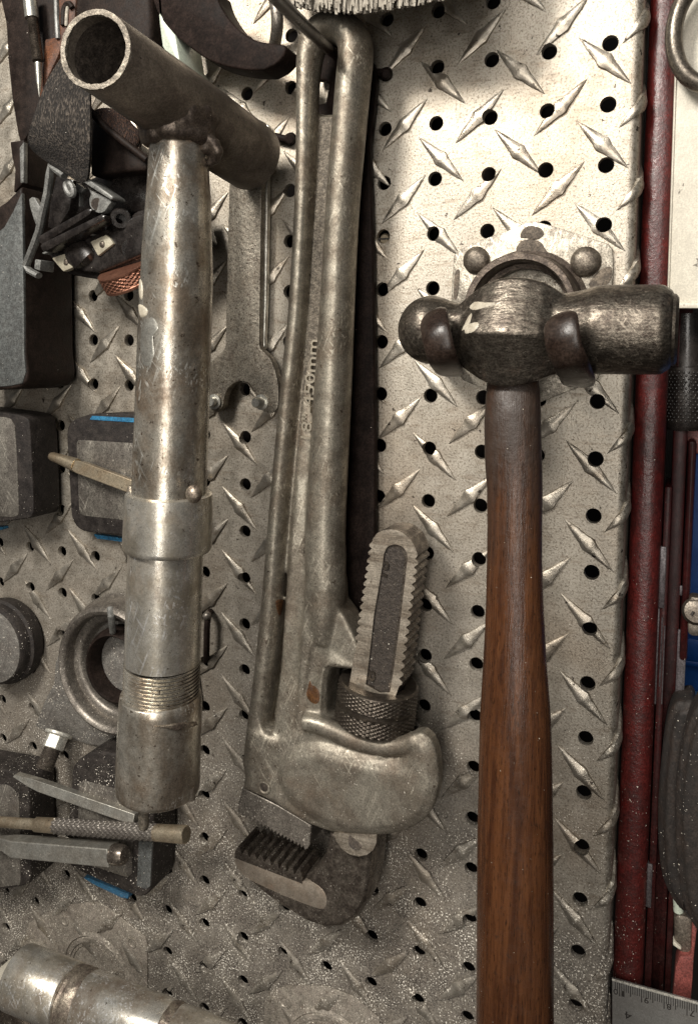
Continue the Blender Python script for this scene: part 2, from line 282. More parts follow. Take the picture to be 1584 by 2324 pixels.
class MB:
    def __init__(s): s.v = []; s.f = []
    def add(s, vs, fs):
        o = len(s.v); s.v += [Vector(p) for p in vs]; s.f += [tuple(i + o for i in q) for q in fs]; return s
    def prism(s, front, h0, back=None):
        n = len(front); bk = back or [Vector((p.x, -h0 * .001, p.z)) for p in front]
        fs = [tuple(range(n)), tuple(range(2 * n - 1, n - 1, -1))] + [(i, n + i, n + (i + 1) % n, (i + 1) % n) for i in range(n)]
        return s.add(list(front) + bk, fs)
    def pu(s, uv, h1, h0): return s.prism([W(u, v, h1) for u, v in uv], h0)
    def box(s, x0, x1, h0, h1, z0, z1):
        p = [Vector((x, -h, z)) * .001 for h in (h1, h0) for x, z in ((x0, z0), (x1, z0), (x1, z1), (x0, z1))]
        return s.add(p, [(0, 1, 2, 3), (7, 6, 5, 4), (0, 4, 5, 1), (1, 5, 6, 2), (2, 6, 7, 3), (3, 7, 4, 0)])
    def tube(s, path, rad, n=16, rb=None, ref=None, caps=True, seam=0.0):
        k = len(path); rad = rad if isinstance(rad, (list, tuple)) else [rad] * k
        rb = rb if rb is not None else rad
        rb = rb if isinstance(rb, (list, tuple)) else [rb] * k
        tg = [(path[min(i + 1, k - 1)] - path[max(i - 1, 0)]).normalized() for i in range(k)]
        a2 = ref.copy() if ref else (OUT.copy() if abs(tg[0].y) < .9 else Vector((0, 0, 1)))
        vs = []
        for i in range(k):
            a2 = (a2 - tg[i] * a2.dot(tg[i])).normalized(); a1 = tg[i].cross(a2)
            for j in range(n):
                q = 2 * math.pi * j / n + seam
                vs.append(path[i] + a1 * (rad[i] * math.cos(q)) + a2 * (rb[i] * math.sin(q)))
        fs = [(i * n + j, i * n + (j + 1) % n, (i + 1) * n + (j + 1) % n, (i + 1) * n + j) for i in range(k - 1) for j in range(n)]
        if caps: fs += [tuple(range(n - 1, -1, -1)), tuple(range((k - 1) * n, k * n))]
        return s.add(vs, fs)
    def lathe(s, p0, p1, prof, n=48, cut=None, knurl=(), caps=True, kd=.0004, rnd=None, taper=None):
        """prof: (distance along p0->p1 in m, radius in m)"""
        ax = (p1 - p0); L = ax.length; ax = ax / L
        a2 = OUT if abs(ax.y) < .9 else Vector((0, 0, 1))
        a2 = (a2 - ax * a2.dot(ax)).normalized(); a1 = ax.cross(a2); vs = []
        for i, (t, r) in enumerate(prof):
            for j in range(n):
                q = 2 * math.pi * j / n; rr = r
                for (ka, kb) in knurl:
                    if ka - 1e-7 <= t <= kb + 1e-7 and r > 0: rr = r + (kd if i % 2 == 0 and j % 2 == 0 and (i // 2 + j // 2) % 2 == 0 else kd * .1 if (i + j) % 2 == 0 and i % 2 == 1 and False else -kd * .7 if (i % 2 == 0 and j % 2 == 0) else -kd * .1)
                if taper: rr *= taper(t)
                if rnd: rr += rnd * math.sin(3 * q + t * 900) * math.sin(5 * q - t * 1500)
                d = a1 * math.cos(q) + a2 * math.sin(q)
                p = p0 + ax * t + d * rr
                if cut is not None:
                    w = max(0.0, 1 - t / (L * .8)); sh = -(d * rr).dot(cut) / ax.dot(cut); p = p + ax * sh * w
                vs.append(p)
        k = len(prof)
        fs = [(i * n + j, i * n + (j + 1) % n, (i + 1) * n + (j + 1) % n, (i + 1) * n + j) for i in range(k - 1) for j in range(n)]
        if caps: fs += [tuple(range(n - 1, -1, -1)), tuple(range((k - 1) * n, k * n))]
        return s.add(vs, fs)
    def ball(s, c, rx, ry=None, rz=None, n=14, jit=0.0):
        ry = ry or rx; rz = rz or rx; vs = [c + Vector((0, 0, rz))]; m = n // 2
        for i in range(1, m):
            a = math.pi * i / m
            for j in range(n):
                q = 2 * math.pi * j / n; k = 1 + random.uniform(-jit, jit)
                vs.append(c + Vector((rx * math.sin(a) * math.cos(q) * k, ry * math.sin(a) * math.sin(q) * k, rz * math.cos(a))))
        vs.append(c - Vector((0, 0, rz))); e = len(vs) - 1
        fs = [(0, 1 + j, 1 + (j + 1) % n) for j in range(n)]
        fs += [(1 + i * n + j, 1 + (i + 1) * n + j, 1 + (i + 1) * n + (j + 1) % n, 1 + i * n + (j + 1) % n) for i in range(m - 2) for j in range(n)]
        fs += [(e, 1 + (m - 2) * n + (j + 1) % n, 1 + (m - 2) * n + j) for j in range(n)]
        return s.add(vs, fs)
    def hull(s, pts):
        bm = bmesh.new()
        for p in pts: bm.verts.new(p)
        bmesh.ops.convex_hull(bm, input=bm.verts)
        bm.verts.index_update(); used = [v for v in bm.verts if v.link_faces]
        ix = {v: i for i, v in enumerate(used)}
        vs = [v.co.copy() for v in used]; fs = [tuple(ix[v] for v in f.verts) for f in bm.faces]; bm.free()
        return s.add(vs, fs)
    def build(s, name, mat, parent=None, ang=35, bevel=0, seg=2, remesh=0, smooth=0, sfac=.5, **tg):
        loc = LOC[parent] if parent else sum(s.v, Vector()) / len(s.v)
        me = bpy.data.meshes.new(name); me.from_pydata([p - loc for p in s.v], [], s.f); me.update()
        o = bpy.data.objects.new(name, me); COL.objects.link(o); LOC[o] = loc.copy()
        if parent and parent.type == 'EMPTY': o.parent = parent
        elif parent: o.parent = parent
        else: o.location = loc
        me.materials.append(mat)
        shade(me, ang)
        if bevel:
            b = o.modifiers.new('b', 'BEVEL'); b.width = bevel; b.segments = seg; b.limit_method = 'ANGLE'; b.angle_limit = math.radians(38)
        if remesh:
            r = o.modifiers.new('r', 'REMESH'); r.mode = 'VOXEL'; r.voxel_size = remesh
        if smooth:
            q = o.modifiers.new('s', 'SMOOTH'); q.iterations = smooth; q.factor = sfac
        if o.modifiers: bake(o, ang)
        tag(o, **tg)
        return o

def bake(o, ang=35):
    dg = bpy.context.evaluated_depsgraph_get(); dg.update()
    me = bpy.data.meshes.new_from_object(o.evaluated_get(dg)); me.name = o.name
    o.modifiers.clear(); o.data = me
    shade(me, ang)

def cr(pts, n=6, closed=False):
    """Catmull-Rom through points (tuples or Vectors)"""
    out = []; P = [Vector(p) for p in pts]; k = len(P)
    rng = range(k) if closed else range(k - 1)
    for i in rng:
        g = (lambda j: P[j % k]) if closed else (lambda j: P[max(0, min(k - 1, j))])
        a, b, c, d = g(i - 1), g(i), g(i + 1), g(i + 2)
        for j in range(n):
            t = j / n
            out.append(.5 * ((2 * b) + (c - a) * t + (2 * a - 5 * b + 4 * c - d) * t * t + (3 * b - a - 3 * c + d) * t ** 3))
    if not closed: out.append(P[-1])
    return out
def cu(z, pts, n=5, closed=False): return [tuple(p) for p in cr(T(z, pts) if z else pts, n, closed)]

def inset(front, d):
    """offset an xz outline inwards by d metres (world points)"""
    n = len(front); A = sum(front[i].x * front[(i + 1) % n].z - front[(i + 1) % n].x * front[i].z for i in range(n)); sg = 1 if A > 0 else -1
    out = []
    for i in range(n):
        a, b, c = front[i - 1], front[i], front[(i + 1) % n]
        e1 = Vector((b.x - a.x, b.z - a.z)); e2 = Vector((c.x - b.x, c.z - b.z))
        if e1.length < 1e-9 or e2.length < 1e-9: out.append(b.copy()); continue
        n1 = Vector((-e1.y, e1.x)).normalized() * sg; n2 = Vector((-e2.y, e2.x)).normalized() * sg
        m = n1 + n2; l = max(m.length_squared, .35)
        m = m * (2 * d / l)
        out.append(Vector((b.x + m.x, b.y, b.z + m.y)))
    return out
def at_h(pts, h): return [Vector((p.x, -h * .001, p.z)) for p in pts]

def text_mesh(body, p0, p1, height, extrude, mat, name, parent, nrm=OUT, bold=0.0):
    """raised characters from p0 to p1 on a surface with outward normal nrm"""
    c = bpy.data.curves.new(name, 'FONT'); c.body = body; c.extrude = extrude * .5; c.size = 1.0; c.resolution_u = 3
    c.extrude = .02; c.offset = bold
    o = bpy.data.objects.new(name, c); COL.objects.link(o)
    dg = bpy.context.evaluated_depsgraph_get(); dg.update()
    me = bpy.data.meshes.new_from_object(o.evaluated_get(dg)); bpy.data.objects.remove(o)
    xs = [v.co.x for v in me.vertices]; ys = [v.co.y for v in me.vertices]
    x0, x1, y0, y1 = min(xs), max(xs), min(ys), max(ys)
    d = p1 - p0; X = d.normalized(); Zv = nrm.normalized(); Y = Zv.cross(X).normalized()
    mb = MB()
    vs = [p0 + X * ((v.co.x - x0) / (x1 - x0) * d.length) + Y * ((v.co.y - y0) / (y1 - y0) * height) + Zv * (v.co.z / .02 * extrude * .5) for v in me.vertices]
    mb.add(vs, [tuple(p.vertices) for p in me.polygons])
    return mb.build(name, mat, parent, 30)

def smear(name, part, uv, thick, mat, owner=None, n=4, jit=0.0, **tg):
    """a thin irregular coat lying on the real surface of a part"""
    loc = LOC[part]; bvh = BVHTree.FromPolygons([v.co for v in part.data.vertices], [tuple(p.vertices) for p in part.data.polygons])
    ol = [Vector(p) for p in cu(None, uv, n, True)]; cen = sum(ol, Vector((0, 0))) / len(ol)
    rj = random.Random(len(ol)); ol = [cen + (p - cen) * (1 + rj.uniform(-jit, jit)) for p in ol]
    rings = []; k = len(ol)
    for sca in (1.0, .86, .55, .22):
        ring = []
        for p in ol:
            q = cen + (p - cen) * sca; d = ray(q.x, q.y)
            hit, nr, _, _ = bvh.ray_cast(CAM * .001 - loc, d.normalized()); back = 1.0
            while hit is None and back > .25:
                back -= .08; q = cen + (p - cen) * sca * back; d = ray(q.x, q.y); hit, nr, _, _ = bvh.ray_cast(CAM * .001 - loc, d.normalized())
            if hit is None: ring.append(None); continue
            if nr.dot(d) > 0: nr = -nr
            ring.append(hit + nr * (thick * (0 if sca == 1 else 1 if sca < .6 else .8) - (.0002 if sca == 1 else 0)) + loc)
        rings.append(ring)
    if any(p is None for r_ in rings for p in r_): return None
    mb = MB(); vs = [p for r_ in rings for p in r_]
    fs = [(i * k + j, i * k + (j + 1) % k, (i + 1) * k + (j + 1) % k, (i + 1) * k + j) for i in range(3) for j in range(k)] + [tuple(range(3 * k, 4 * k))]
    mb.add(vs, fs)
    return mb.build(name, mat, owner or part, 60, **tg)

# ================================================================== SETTING: perforated tread-plate panel
P = 25.4
S0, RB = 9.0, 4.2                                   # where the sleeve-side fold starts, fold radius (mm)
def fold(s, z, n):
    """flat panel coordinates (mm) -> world; the right edge folds back"""
    if s <= S0: return Vector((s, -n, z)) * .001
    a = (s - S0) / RB; q = min(a, math.pi / 2); ex = max(0.0, s - S0 - RB * math.pi / 2)
    return Vector((S0 + (RB + n) * math.sin(q), RB - (RB + n) * math.cos(q) + ex, z)) * .001
HR = 3.25
NR0, NR1, NC = -5, 25, 20
pm = MB()
SEG = 24
for c in range(NC):
    for r in range(NR0, NR1):
        cx, cz = -c * P, -r * P
        xr = S0 if c == 0 else cx + P / 2
        vs = []; sq = []
        for j in range(SEG):
            q = 2 * math.pi * j / SEG
            dx, dz = math.cos(q), math.sin(q)
            vs.append(Vector((cx + HR * dx, 0, cz + HR * dz)) * .001)
        for j in range(SEG):
            q = 2 * math.pi * j / SEG; dx, dz = math.cos(q), math.sin(q)
            s_ = (P / 2) / max(abs(dx), abs(dz)); X, Z_ = dx * s_, dz * s_
            sq.append(Vector((min(cx + X, xr), 0, cz + Z_)) * .001)
        wall = [Vector((p.x, .003, p.z)) for p in vs]
        lip = [Vector((cx + (p.x * 1000 - cx) * 1.06, 0, cz + (p.z * 1000 - cz) * 1.06)) * .001 for p in vs]
        vs2 = [Vector((p.x, .0003, p.z)) for p in vs]
        n = SEG
        pm.add(lip + sq, [(j, n + j, n + (j + 1) % n, (j + 1) % n) for j in range(n)])
        pm.add(lip + vs2, [(j, (j + 1) % n, n + (j + 1) % n, n + j) for j in range(n)])
        pm.add(vs2 + wall, [(j, (j + 1) % n, n + (j + 1) % n, n + j) for j in range(n)])
ztop, zbot = -(NR0 - .5) * P, -(NR1 - .5) * P
ss = [S0 + RB * math.pi / 2 * i / 8 for i in range(9)] + [S0 + RB * math.pi / 2 + 24]
zs = [ztop + (zbot - ztop) * i / 60 for i in range(61)]
for i in range(len(ss) - 1):
    for j in range(60):
        a, b = ss[i], ss[i + 1]
        pm.add([fold(a, zs[j], 0), fold(b, zs[j], 0), fold(b, zs[j + 1], 0), fold(a, zs[j + 1], 0)], [(0, 1, 2, 3)])
PL, PV = 35.85, 34.87                               # tread pitch
def lug_verts(cx, cz, ang, seed):
    rn = random.Random(seed); N = 22; vs = []; rows = []
    hs = rn.uniform(.94, 1.06)
    prof = [(-1, -.35), (-1, .05), (-.90, .68), (-.45, .93), (-.02, 1.0), (.42, .90), (.88, .64), (1, .05), (1, -.35)]
    ca, sa = math.cos(ang), math.sin(ang)
    for i in range(N + 1):
        t = -15.6 + 31.2 * i / N; a = abs(t) / 15.6
        w = 2.75 * (1 - a ** 1.55) + .85 * math.exp(-(t / 2.1) ** 2) + .05
        h = 1.7 * hs * (1 - a ** 2.4) ** .8 + .45 * math.exp(-((t - .5) / 2.0) ** 2) + .04
        row = []
        for (k, y) in prof:
            n_ = y * h if y > 0 else -.35
            o = w * k + rn.uniform(-.12, .12) * (1 if abs(k) < 1 else .5)
            n_ += rn.uniform(-.06, .06) if y > .3 else 0
            s, z = cx + t * ca - o * sa, cz + t * sa + o * ca
            row.append(len(vs)); vs.append((s, z, n_))
        rows.append(row)
    fs = []
    m = len(prof)
    for i in range(N):
        for k in range(m):
            a, b = rows[i][k], rows[i][(k + 1) % m]; c, d = rows[i + 1][(k + 1) % m], rows[i + 1][k]
            fs.append((a, b, c, d))
    fs += [tuple(rows[0][::-1]), tuple(rows[N])]
    return vs, fs
def signed(v, f):
    t = 0.0
    for q in f:
        for k in range(1, len(q) - 1): t += v[q[0]].dot(v[q[k]].cross(v[q[k + 1]]))
    return t
def outward(v, f):
    c = sum(v, Vector()) / len(v); return f if signed([p - c for p in v], f) > 0 else [tuple(q[::-1]) for q in f]
holes = [(-c * P, -r * P) for c in range(NC) for r in range(NR0, NR1)]
free, cutm, cyl = MB(), MB(), MB(); used = set(); sd = 0
for kind, (x0, z0), ang in (('f', (-20.0, 10.3), math.pi / 4), ('b', (-1.9, -6.95), -math.pi / 4)):
    for i in range(-14, 2):
        for j in range(-19, 4):
            cx, cz = x0 + i * PL, z0 + j * PV; sd += 1
            if cx > 26 or cx < -495: continue
            vs, fs = lug_verts(cx, cz, ang, sd)
            wv = [fold(*v) for v in vs]; fs = outward(wv, fs)
            hit = []
            for (hx, hz) in holes:
                t = (hx - cx) * math.cos(ang) + (hz - cz) * math.sin(ang); o = -(hx - cx) * math.sin(ang) + (hz - cz) * math.cos(ang)
                if abs(t) < 15.6 + HR and abs(o) < 3.5 * (1 - abs(t) / 19) + HR: hit.append((hx, hz))
            if hit:
                cutm.add(wv, fs); used.update(hit)
            else: free.add(wv, fs)
for (hx, hz) in used:
    ring = [Vector((hx + HR * 1.04 * math.cos(2 * math.pi * j / SEG), -6, hz + HR * 1.04 * math.sin(2 * math.pi * j / SEG))) * .001 for j in range(SEG)]
    c2 = MB().prism(ring, -4)
    c2.f = outward(c2.v, c2.f); cyl.add(c2.v, c2.f)
mat = M['panel']
def raw(mb, name):
    me = bpy.data.meshes.new(name); me.from_pydata(mb.v, [], mb.f); me.update()
    o = bpy.data.objects.new(name, me); COL.objects.link(o); return o
oc, oy = raw(cutm, 'cut'), raw(cyl, 'drill')
b = oc.modifiers.new('b', 'BOOLEAN'); b.operation = 'DIFFERENCE'; b.solver = 'FAST'; b.object = oy
dg = bpy.context.evaluated_depsgraph_get(); dg.update()
cm = bpy.data.meshes.new_from_object(oc.evaluated_get(dg))
cutv = [v.co.copy() for v in cm.vertices]; cutf = [tuple(p.vertices) for p in cm.polygons]
bpy.data.objects.remove(oc); bpy.data.objects.remove(oy)
pm.add(free.v, free.f); pm.add(cutv, cutf)
panel_me = bpy.data.meshes.new('wall_panel'); panel_me.from_pydata(pm.v, [], pm.f); panel_me.update()
bm = bmesh.new(); bm.from_mesh(panel_me)
for f_ in bm.faces: f_.smooth = True
bmesh.ops.remove_doubles(bm, verts=bm.verts, dist=2e-6)
bmesh.ops.recalc_face_normals(bm, faces=bm.faces)
for e in bm.edges:
    if len(e.link_faces) == 2 and e.calc_face_angle(0) > math.radians(33): e.smooth = False
    # flat faces stay flat next to the tiny hole lips
bm.to_mesh(panel_me); bm.free()
panel = bpy.data.objects.new('wall_panel', panel_me); COL.objects.link(panel); panel_me.materials.append(mat)
tag(panel, 'perforated aluminium tread plate that every tool hangs on', None, None, 'structure')
# room wall a hand's breadth behind the panel
MB().box(-700, 700, -260, -300, -900, 400).build('back_wall', M['void'], None, kind='structure')
MB().box(-700, -10, -34, -38, -900, 400).build('dark_backing', M['void'], None, kind='structure')  # near-black sheet added for the dark void behind the holes

# ================================================================== flange plates riveted to the panel
def flange(label, uv, rivets, cz, R0, R1, hgt, group='flange plates on the panel', th=2.2, dirt=None, flat=False):
    c = W(*cz, 0)
    t = thing('flange_plate', label, 'flange plate', c, group)
    pl = MB().pu(uv, th, .05).build('plate', M['flange'], t, 30, bevel=.0005)
    for (u, v, r) in rivets:
        p = W(u, v, th); q = p + OUT * .004
        if flat: MB().lathe(p, q, [(-.0004, r * .8), (.0004, r * .78), (.0005, r * .55), (.0001, r * .45), (.0001, r * .1)], 20).build('rivet', M['flange'], t, 30); continue
        MB().lathe(p, q, [(0, r), (.0012, r * .99), (.0026, r * .84), (.0035, r * .55), (.0038, r * .2)], 20, rnd=.00015).build('rivet', M['rivet'], t, 50)
    p = W(*cz, th); q = p + OUT * .001 * hgt; L = hgt * .001
    MB().lathe(p, q, [(0, R0 * 1.12), (.0012, R0 * 1.03), (L * .3, R0), (L * .93, R0 * .985), (L, R0 * .96), (L, R1 * 1.03), (L * .93, R1), (L * .35, R1), (L * .32, R1 * .9), (.0006, R1 * .9)], 64, caps=False).build('collar', M['flange'] if flat else M['weld_dark'], t, 40)
    if dirt:
        for d in dirt: smear('grime', pl, d, .0003, M['dirt'], t, n=7, jit=.03)
    return t
# behind the hammer
flange('bright hexagonal flange plate with raised collar behind the hammer head',
       T(ZG, [(298, 1600), (300, 1530), (312, 1335), (330, 1303), (460, 1245), (600, 1195), (700, 1152), (730, 1148), (800, 1165), (960, 1215), (1118, 1268), (1140, 1290), (1146, 1400), (1130, 1600)]) + T(ZH, [(1090, 480), (1060, 560), (700, 700), (360, 560), (305, 480)]),
       [(*ZG(432, 1353), .0062), (*ZG(1000, 1362), .0066)], (1194, 706), .0245, .0205, 18,
       dirt=[T(ZG, [(640, 1330), (640, 1270), (690, 1240), (760, 1250), (800, 1300), (840, 1345), (760, 1352), (700, 1348)]),
             T(ZG, [(655, 1235), (670, 1190), (715, 1170), (770, 1185), (785, 1225), (740, 1250), (690, 1240)]),
             T(ZG, [(1075, 1400), (1135, 1385), (1138, 1450), (1060, 1520), (1010, 1480)]),
             T(ZG, [(318, 1420), (345, 1400), (340, 1500), (330, 1555), (312, 1550)])])
# dusty ones low on the panel
flange('dust covered flange plate above the pipe in the bottom left corner',
       T(ZE, [(120, 860), (150, 740), (310, 652), (500, 628), (560, 655), (760, 815), (772, 850), (772, 1110), (640, 1240), (300, 1240)]),
       [(*ZE(338, 728), .0042), (*ZE(690, 842), .0042)], (*ZE(505, 1010),), .0235, .0205, 1.1, th=.8, flat=True)
flange('dust covered flange plate at the bottom edge beside the hammer handle',
       [(600, 2420), (600, 2272), (612, 2252), (655, 2238), (740, 2240), (800, 2262), (860, 2312), (872, 2420)],
       [(*ZE(1490, 1155), .0046)], (745, 2400), .0235, .0205, 1.1, th=.8, flat=True)
# grey plate with the deep collar, left
c0 = W(245, 1523, 0)
t = thing('collar_plate', 'grey flange plate with a deep dark ring behind the threaded pipe end', 'flange plate', c0, 'flange plates on the panel')
MB().pu(T(N2, [(1480, 1990), (1100, 1925), (860, 1858), (520, 1745), (440, 1690), (480, 1580), (560, 1380), (670, 1165), (690, 900), (760, 720), (860, 540), (1010, 370), (1200, 240), (1480, 195), (2000, 240), (2400, 700), (2500, 1400), (2300, 1900), (1900, 2000)]), 3, .1).build('plate', M['disc'], t, bevel=.0006)
cc = W(248, 1524, 17)
base = Vector((cc.x, -.003, cc.z)); ax1 = base + OUT * .016
MB().lathe(base, ax1, [(0, .0405), (.002, .0385), (.0125, .0375), (.015, .036), (.016, .0345), (.0152, .0325), (.0135, .0315), (.008, .0312), (.0078, .0285), (.0072, .0272), (.0060, .0262), (.0008, .0255), (.0004, .0250)], 72, caps=False).build('ring', M['plate_steel'], t, 40)
MB().lathe(base, base + OUT * .011, [(0, .0225), (.006, .0222), (.010, .0205), (.0108, .019), (.0092, .0178), (.0005, .0172)], 60, caps=False).build('inner_ring', M['blackmetal'], t, 40)
p = [W(*N2(x, y), h) for x, y, h in ((1372, 225, 17), (1385, 330, 20), (1400, 450, 18), (1412, 545, 10))]
MB().tube(p, .0019, 10).build('pin', M['greyplastic'], t)
t = thing('peg_hook', 'short dark hook peg just right of the threaded pipe', 'hook', W(474, 1390, 0), 'hook pegs in the panel holes')
MB().tube(cr([W(468, 1500, 1), W(469, 1470, 8), W(470, 1420, 9), W(474, 1395, 7), W(478, 1388, 0)], 4), .0017, 8).build('rod', M['blackmetal'], t)
MB().ball(W(470, 1398, 9), .0024).build('tip', M['plate_steel'], t)

# ================================================================== hook pegs, long hanger peg, wire hook
def peg(label, head, inner, tail):
    t = thing('peg_hook', label, 'hook', W(*head, 0), 'hook pegs in the panel holes')
    MB().tube([W(*head, -2), W(*head, 3), W(*head, 5)], [.0030, .0030, .0018], 14).build('head', M['blackmetal'], t, 40)
    MB().tube(cr([W(*head, 2), W(*inner, 4), W(*tail, 4)], 4), .0019, 10).build('rod', M['blackmetal'], t)
peg('short black hook peg to the right of the pipe wrench eye', (876, 166), (858, 163), (800, 165))
peg('short black hook peg at the top of the flat spanner', (657, 315), (645, 314), (596, 300))
t = thing('hanger_peg', 'long dark steel peg through the eye of the pipe wrench', 'peg', W(742, 110, 20))
p = [W(762, 122, -3), W(760, 121, 8), W(742, 107, 36), W(700, 66, 75), W(655, 22, 108), W(628, -6, 124), W(600, -36, 138)]
MB().tube(cr(p, 4), .0024, 14).build('rod', M['prong'], t)
MB().tube([W(764, 124, -1), W(764, 124, 3)], .0052, 18).build('base', M['blackmetal'], t)
t = thing('wire_hook', 'bent grey wire hook at the top beside the black curved blade', 'hook', W(630, 60, 0))
p = [W(606, -40, 5), W(621, -10, 12), W(628, 24, 14), W(629, 60, 12), W(625, 92, 6), W(622, 112, 1)]
MB().tube(cr(p, 5), .0030, 14).build('rod', M['plate_steel'], t)
# brass screw sitting in a hole
t = thing('panel_screw', 'small brass slotted screw seen inside a hole beside the wrench', 'screw', W(869, 540, 0))
c = Vector((-4 * P, 0, -2 * P)) * .001; c = W(869, 540, 0)
MB().lathe(c + Vector((0, .006, 0)), c + Vector((0, .0015, 0)), [(0, .0028), (.003, .0028), (.0042, .002)], 18).build('head', M['punch'], t)
MB().box((c.x * 1000) - 2.6, (c.x * 1000) + 2.6, -1.2, -2.2, c.z * 1000 - .35, c.z * 1000 + .35).build('slot', M['ink'], t)

# ================================================================== flat black bar behind the wrench
MB().pu([(712, 178), (714, 118), (740, 104), (790, 120), (830, 128), (846, 140), (853, 158), (852, 200), (845, 262), (838, 322), (841, 420), (845, 560), (848, 760), (850, 1000), (850, 1220), (842, 1420), (836, 1500), (800, 1520), (760, 1480), (752, 1200), (740, 700), (716, 420), (712, 236), (738, 232), (746, 190), (738, 182)], 8, 3).build('flat_bar', M['blackmetal'], None, bevel=.0012, seg=3,  # near-black colour also takes in the wrench's shadow on this bar
    label='long flat black steel bar hanging in the shadow behind the pipe wrench', cat='steel bar')

# ================================================================== pin spanner
t = thing('pin_spanner', 'flat grey speckled pin spanner hanging between the pipe tool and the wrench', 'spanner', W(560, 650, 4))
front = cu(ZB, [(1180, 380), (1172, 400), (1150, 425), (1108, 465), (1080, 520), (1065, 590), (1062, 660), (1080, 715), (1110, 735), (1145, 722), (1165, 700), (1172, 660), (1188, 615), (1222, 580), (1265, 568), (1305, 582), (1328, 620), (1345, 655), (1352, 700), (1385, 730), (1430, 732), (1452, 705), (1458, 640), (1452, 570), (1436, 505), (1410, 445), (1376, 412), (1362, 395), (1356, 370)], 3)
hand = T(ZA, [(1363, 1300), (1368, 1000), (1375, 760), (1378, 660), (1368, 628), (1340, 618), (1300, 622), (1262, 660), (1220, 760), (1200, 960), (1190, 1300)])
MB().pu(front + hand, 10, 4.5).build('blade', M['spanner'], t, 30, bevel=.0005)
MB().pu(T(ZA, [(1366, 1560), (1370, 1000), (1378, 700), (1392, 640), (1408, 660), (1402, 900), (1396, 1300), (1392, 1560)]) + T(ZB, [(1388, 240), (1384, 395), (1376, 410), (1362, 395), (1360, 300)]), 5.5, 2.0).build('rib', M['chisel'], t, 30, bevel=.0006)
for (x, y, hh) in ((1125, 676, 15), (1372, 678, 17)):
    q = W(*ZB(x, y), 10); L = (hh - 9) * .001
    MB().lathe(q - OUT * .001, q + OUT * L, [(0, .0040), (.0022, .0040), (.0024, .0026), (L * .9, .0026), (L, .0021)], 18).build('pin', M['chisel'], t)

# ================================================================== ball-pein hammer
HH = 60
t = thing('ball_pein_hammer', 'ball pein hammer with a long brown wooden handle hanging at the right', 'hammer', W(1166, 900, HH))
rows = [(840, 1105, 1224), (868, 1104, 1223), (900, 1101.5, 1226), (960, 1098, 1227.5), (1030, 1099, 1229), (1054, 1100, 1230), (1110, 1104, 1231), (1200, 1105, 1230), (1272, 1104, 1230), (1367, 1102, 1233), (1440, 1099, 1237), (1498, 1096, 1240), (1560, 1092, 1245), (1629, 1088, 1250), (1700, 1086, 1252), (1760, 1085, 1253), (1923, 1081.5, 1255), (2060, 1080.5, 1255.5), (2200, 1080, 1256), (2330, 1079, 1256), (2420, 1080, 1254)]
path, ra, rb = [], [], []
for v, a, bb in rows:
    q = W((a + bb) / 2, v, HH - (4 if v < 900 else 0)); path.append(q); w = mm(q, (bb - a) / 2) * .985; ra.append(w); rb.append(w * .78)
MB().tube(path, ra, 40, rb).build('handle', M['wood'], t, 60)
cl, cr_ = W(907, 757, HH), W(1524, 752, HH)
zc = W(1166, 748, HH).z
def hx(x): return W(*ZH(x, 340), HH).x
def hr(y0, y1, x):
    q = W(*ZH(x, (y0 + y1) / 2), HH); return mm(q, (y1 - y0) / 1.5746 * .6869 / 2)
pr = [(32, 0, 0)]
x0 = hx(32); rball = hr(150, 505, 190); prof = []
for k in range(9):
    a = math.pi / 2 * k / 8; prof.append((rball * (1 - math.cos(a)), rball * math.sin(a) + 1e-4))
for x, y0, y1 in ((215, 152, 505), (262, 166, 492), (300, 184, 478), (335, 190, 470), (380, 182, 476), (900, 140, 520), (960, 128, 530), (1000, 112, 534), (1048, 82, 538), (1090, 76, 540), (1380, 72, 540), (1400, 74, 538), (1440, 100, 512), (1452, 115, 500)):
    prof.append((hx(x) - x0, hr(y0, y1, x)))
a0 = Vector((x0, -HH * .001, zc)); a1 = Vector((hx(1452), -HH * .001, zc))
hm = MB(); hm.lathe(a0, a1, prof, 64)
rid, mid_ = 19.5, 0
top = [(345, 178), (420, 122), (500, 72), (580, 42), (640, 34), (720, 40), (810, 62), (880, 108), (930, 140)]
bot = [(340, 470), (400, 505), (470, 550), (540, 582), (610, 592), (690, 584), (770, 556), (850, 510), (930, 500)]
pts = []
for sgn in (1, -1):
    pts += [W(*ZH(x, 322), HH + sgn * 0) + OUT * (.001 * sgn * r) for x, r in ((395, 13.5), (480, 17.5), (560, 19), (640, 19.5), (720, 19), (800, 17.5), (880, 13.5))]
    pts += [W(*ZH(x, y), HH) + OUT * (.001 * sgn * r) for (x, y), r in zip(top, (5, 7, 9, 10, 10, 10, 9, 7, 5))]
    pts += [W(*ZH(x, y), HH) + OUT * (.001 * sgn * r) for (x, y), r in zip(bot, (5, 7, 9, 10, 10, 10, 9, 7, 5))]
hm.hull(pts)
head = hm.build('head', M['hammer'], t, 35, remesh=.00075, smooth=5, sfac=.5)
for d in ([(780, 880), (800, 835), (860, 805), (960, 815), (1060, 815), (1082, 840), (1000, 862), (880, 895), (830, 900)],
          [(705, 1120), (740, 1040), (800, 930), (822, 925), (815, 980), (780, 1040), (880, 1022), (900, 1060), (860, 1120), (790, 1150), (750, 1155), (735, 1110)]):
    smear('paint_smear', head, T(M4, d), .00012, M['paint'], head, n=5, jit=.06)
MB().lathe(Vector((a1.x - .0004, a1.y, a1.z)), Vector((a1.x + .0022, a1.y, a1.z)), [(0, prof[-1][1] * .985), (.0012, prof[-1][1] * .96), (.0021, prof[-1][1] * .86)], 48).build('striking_face', M['hammer'], t, 30)

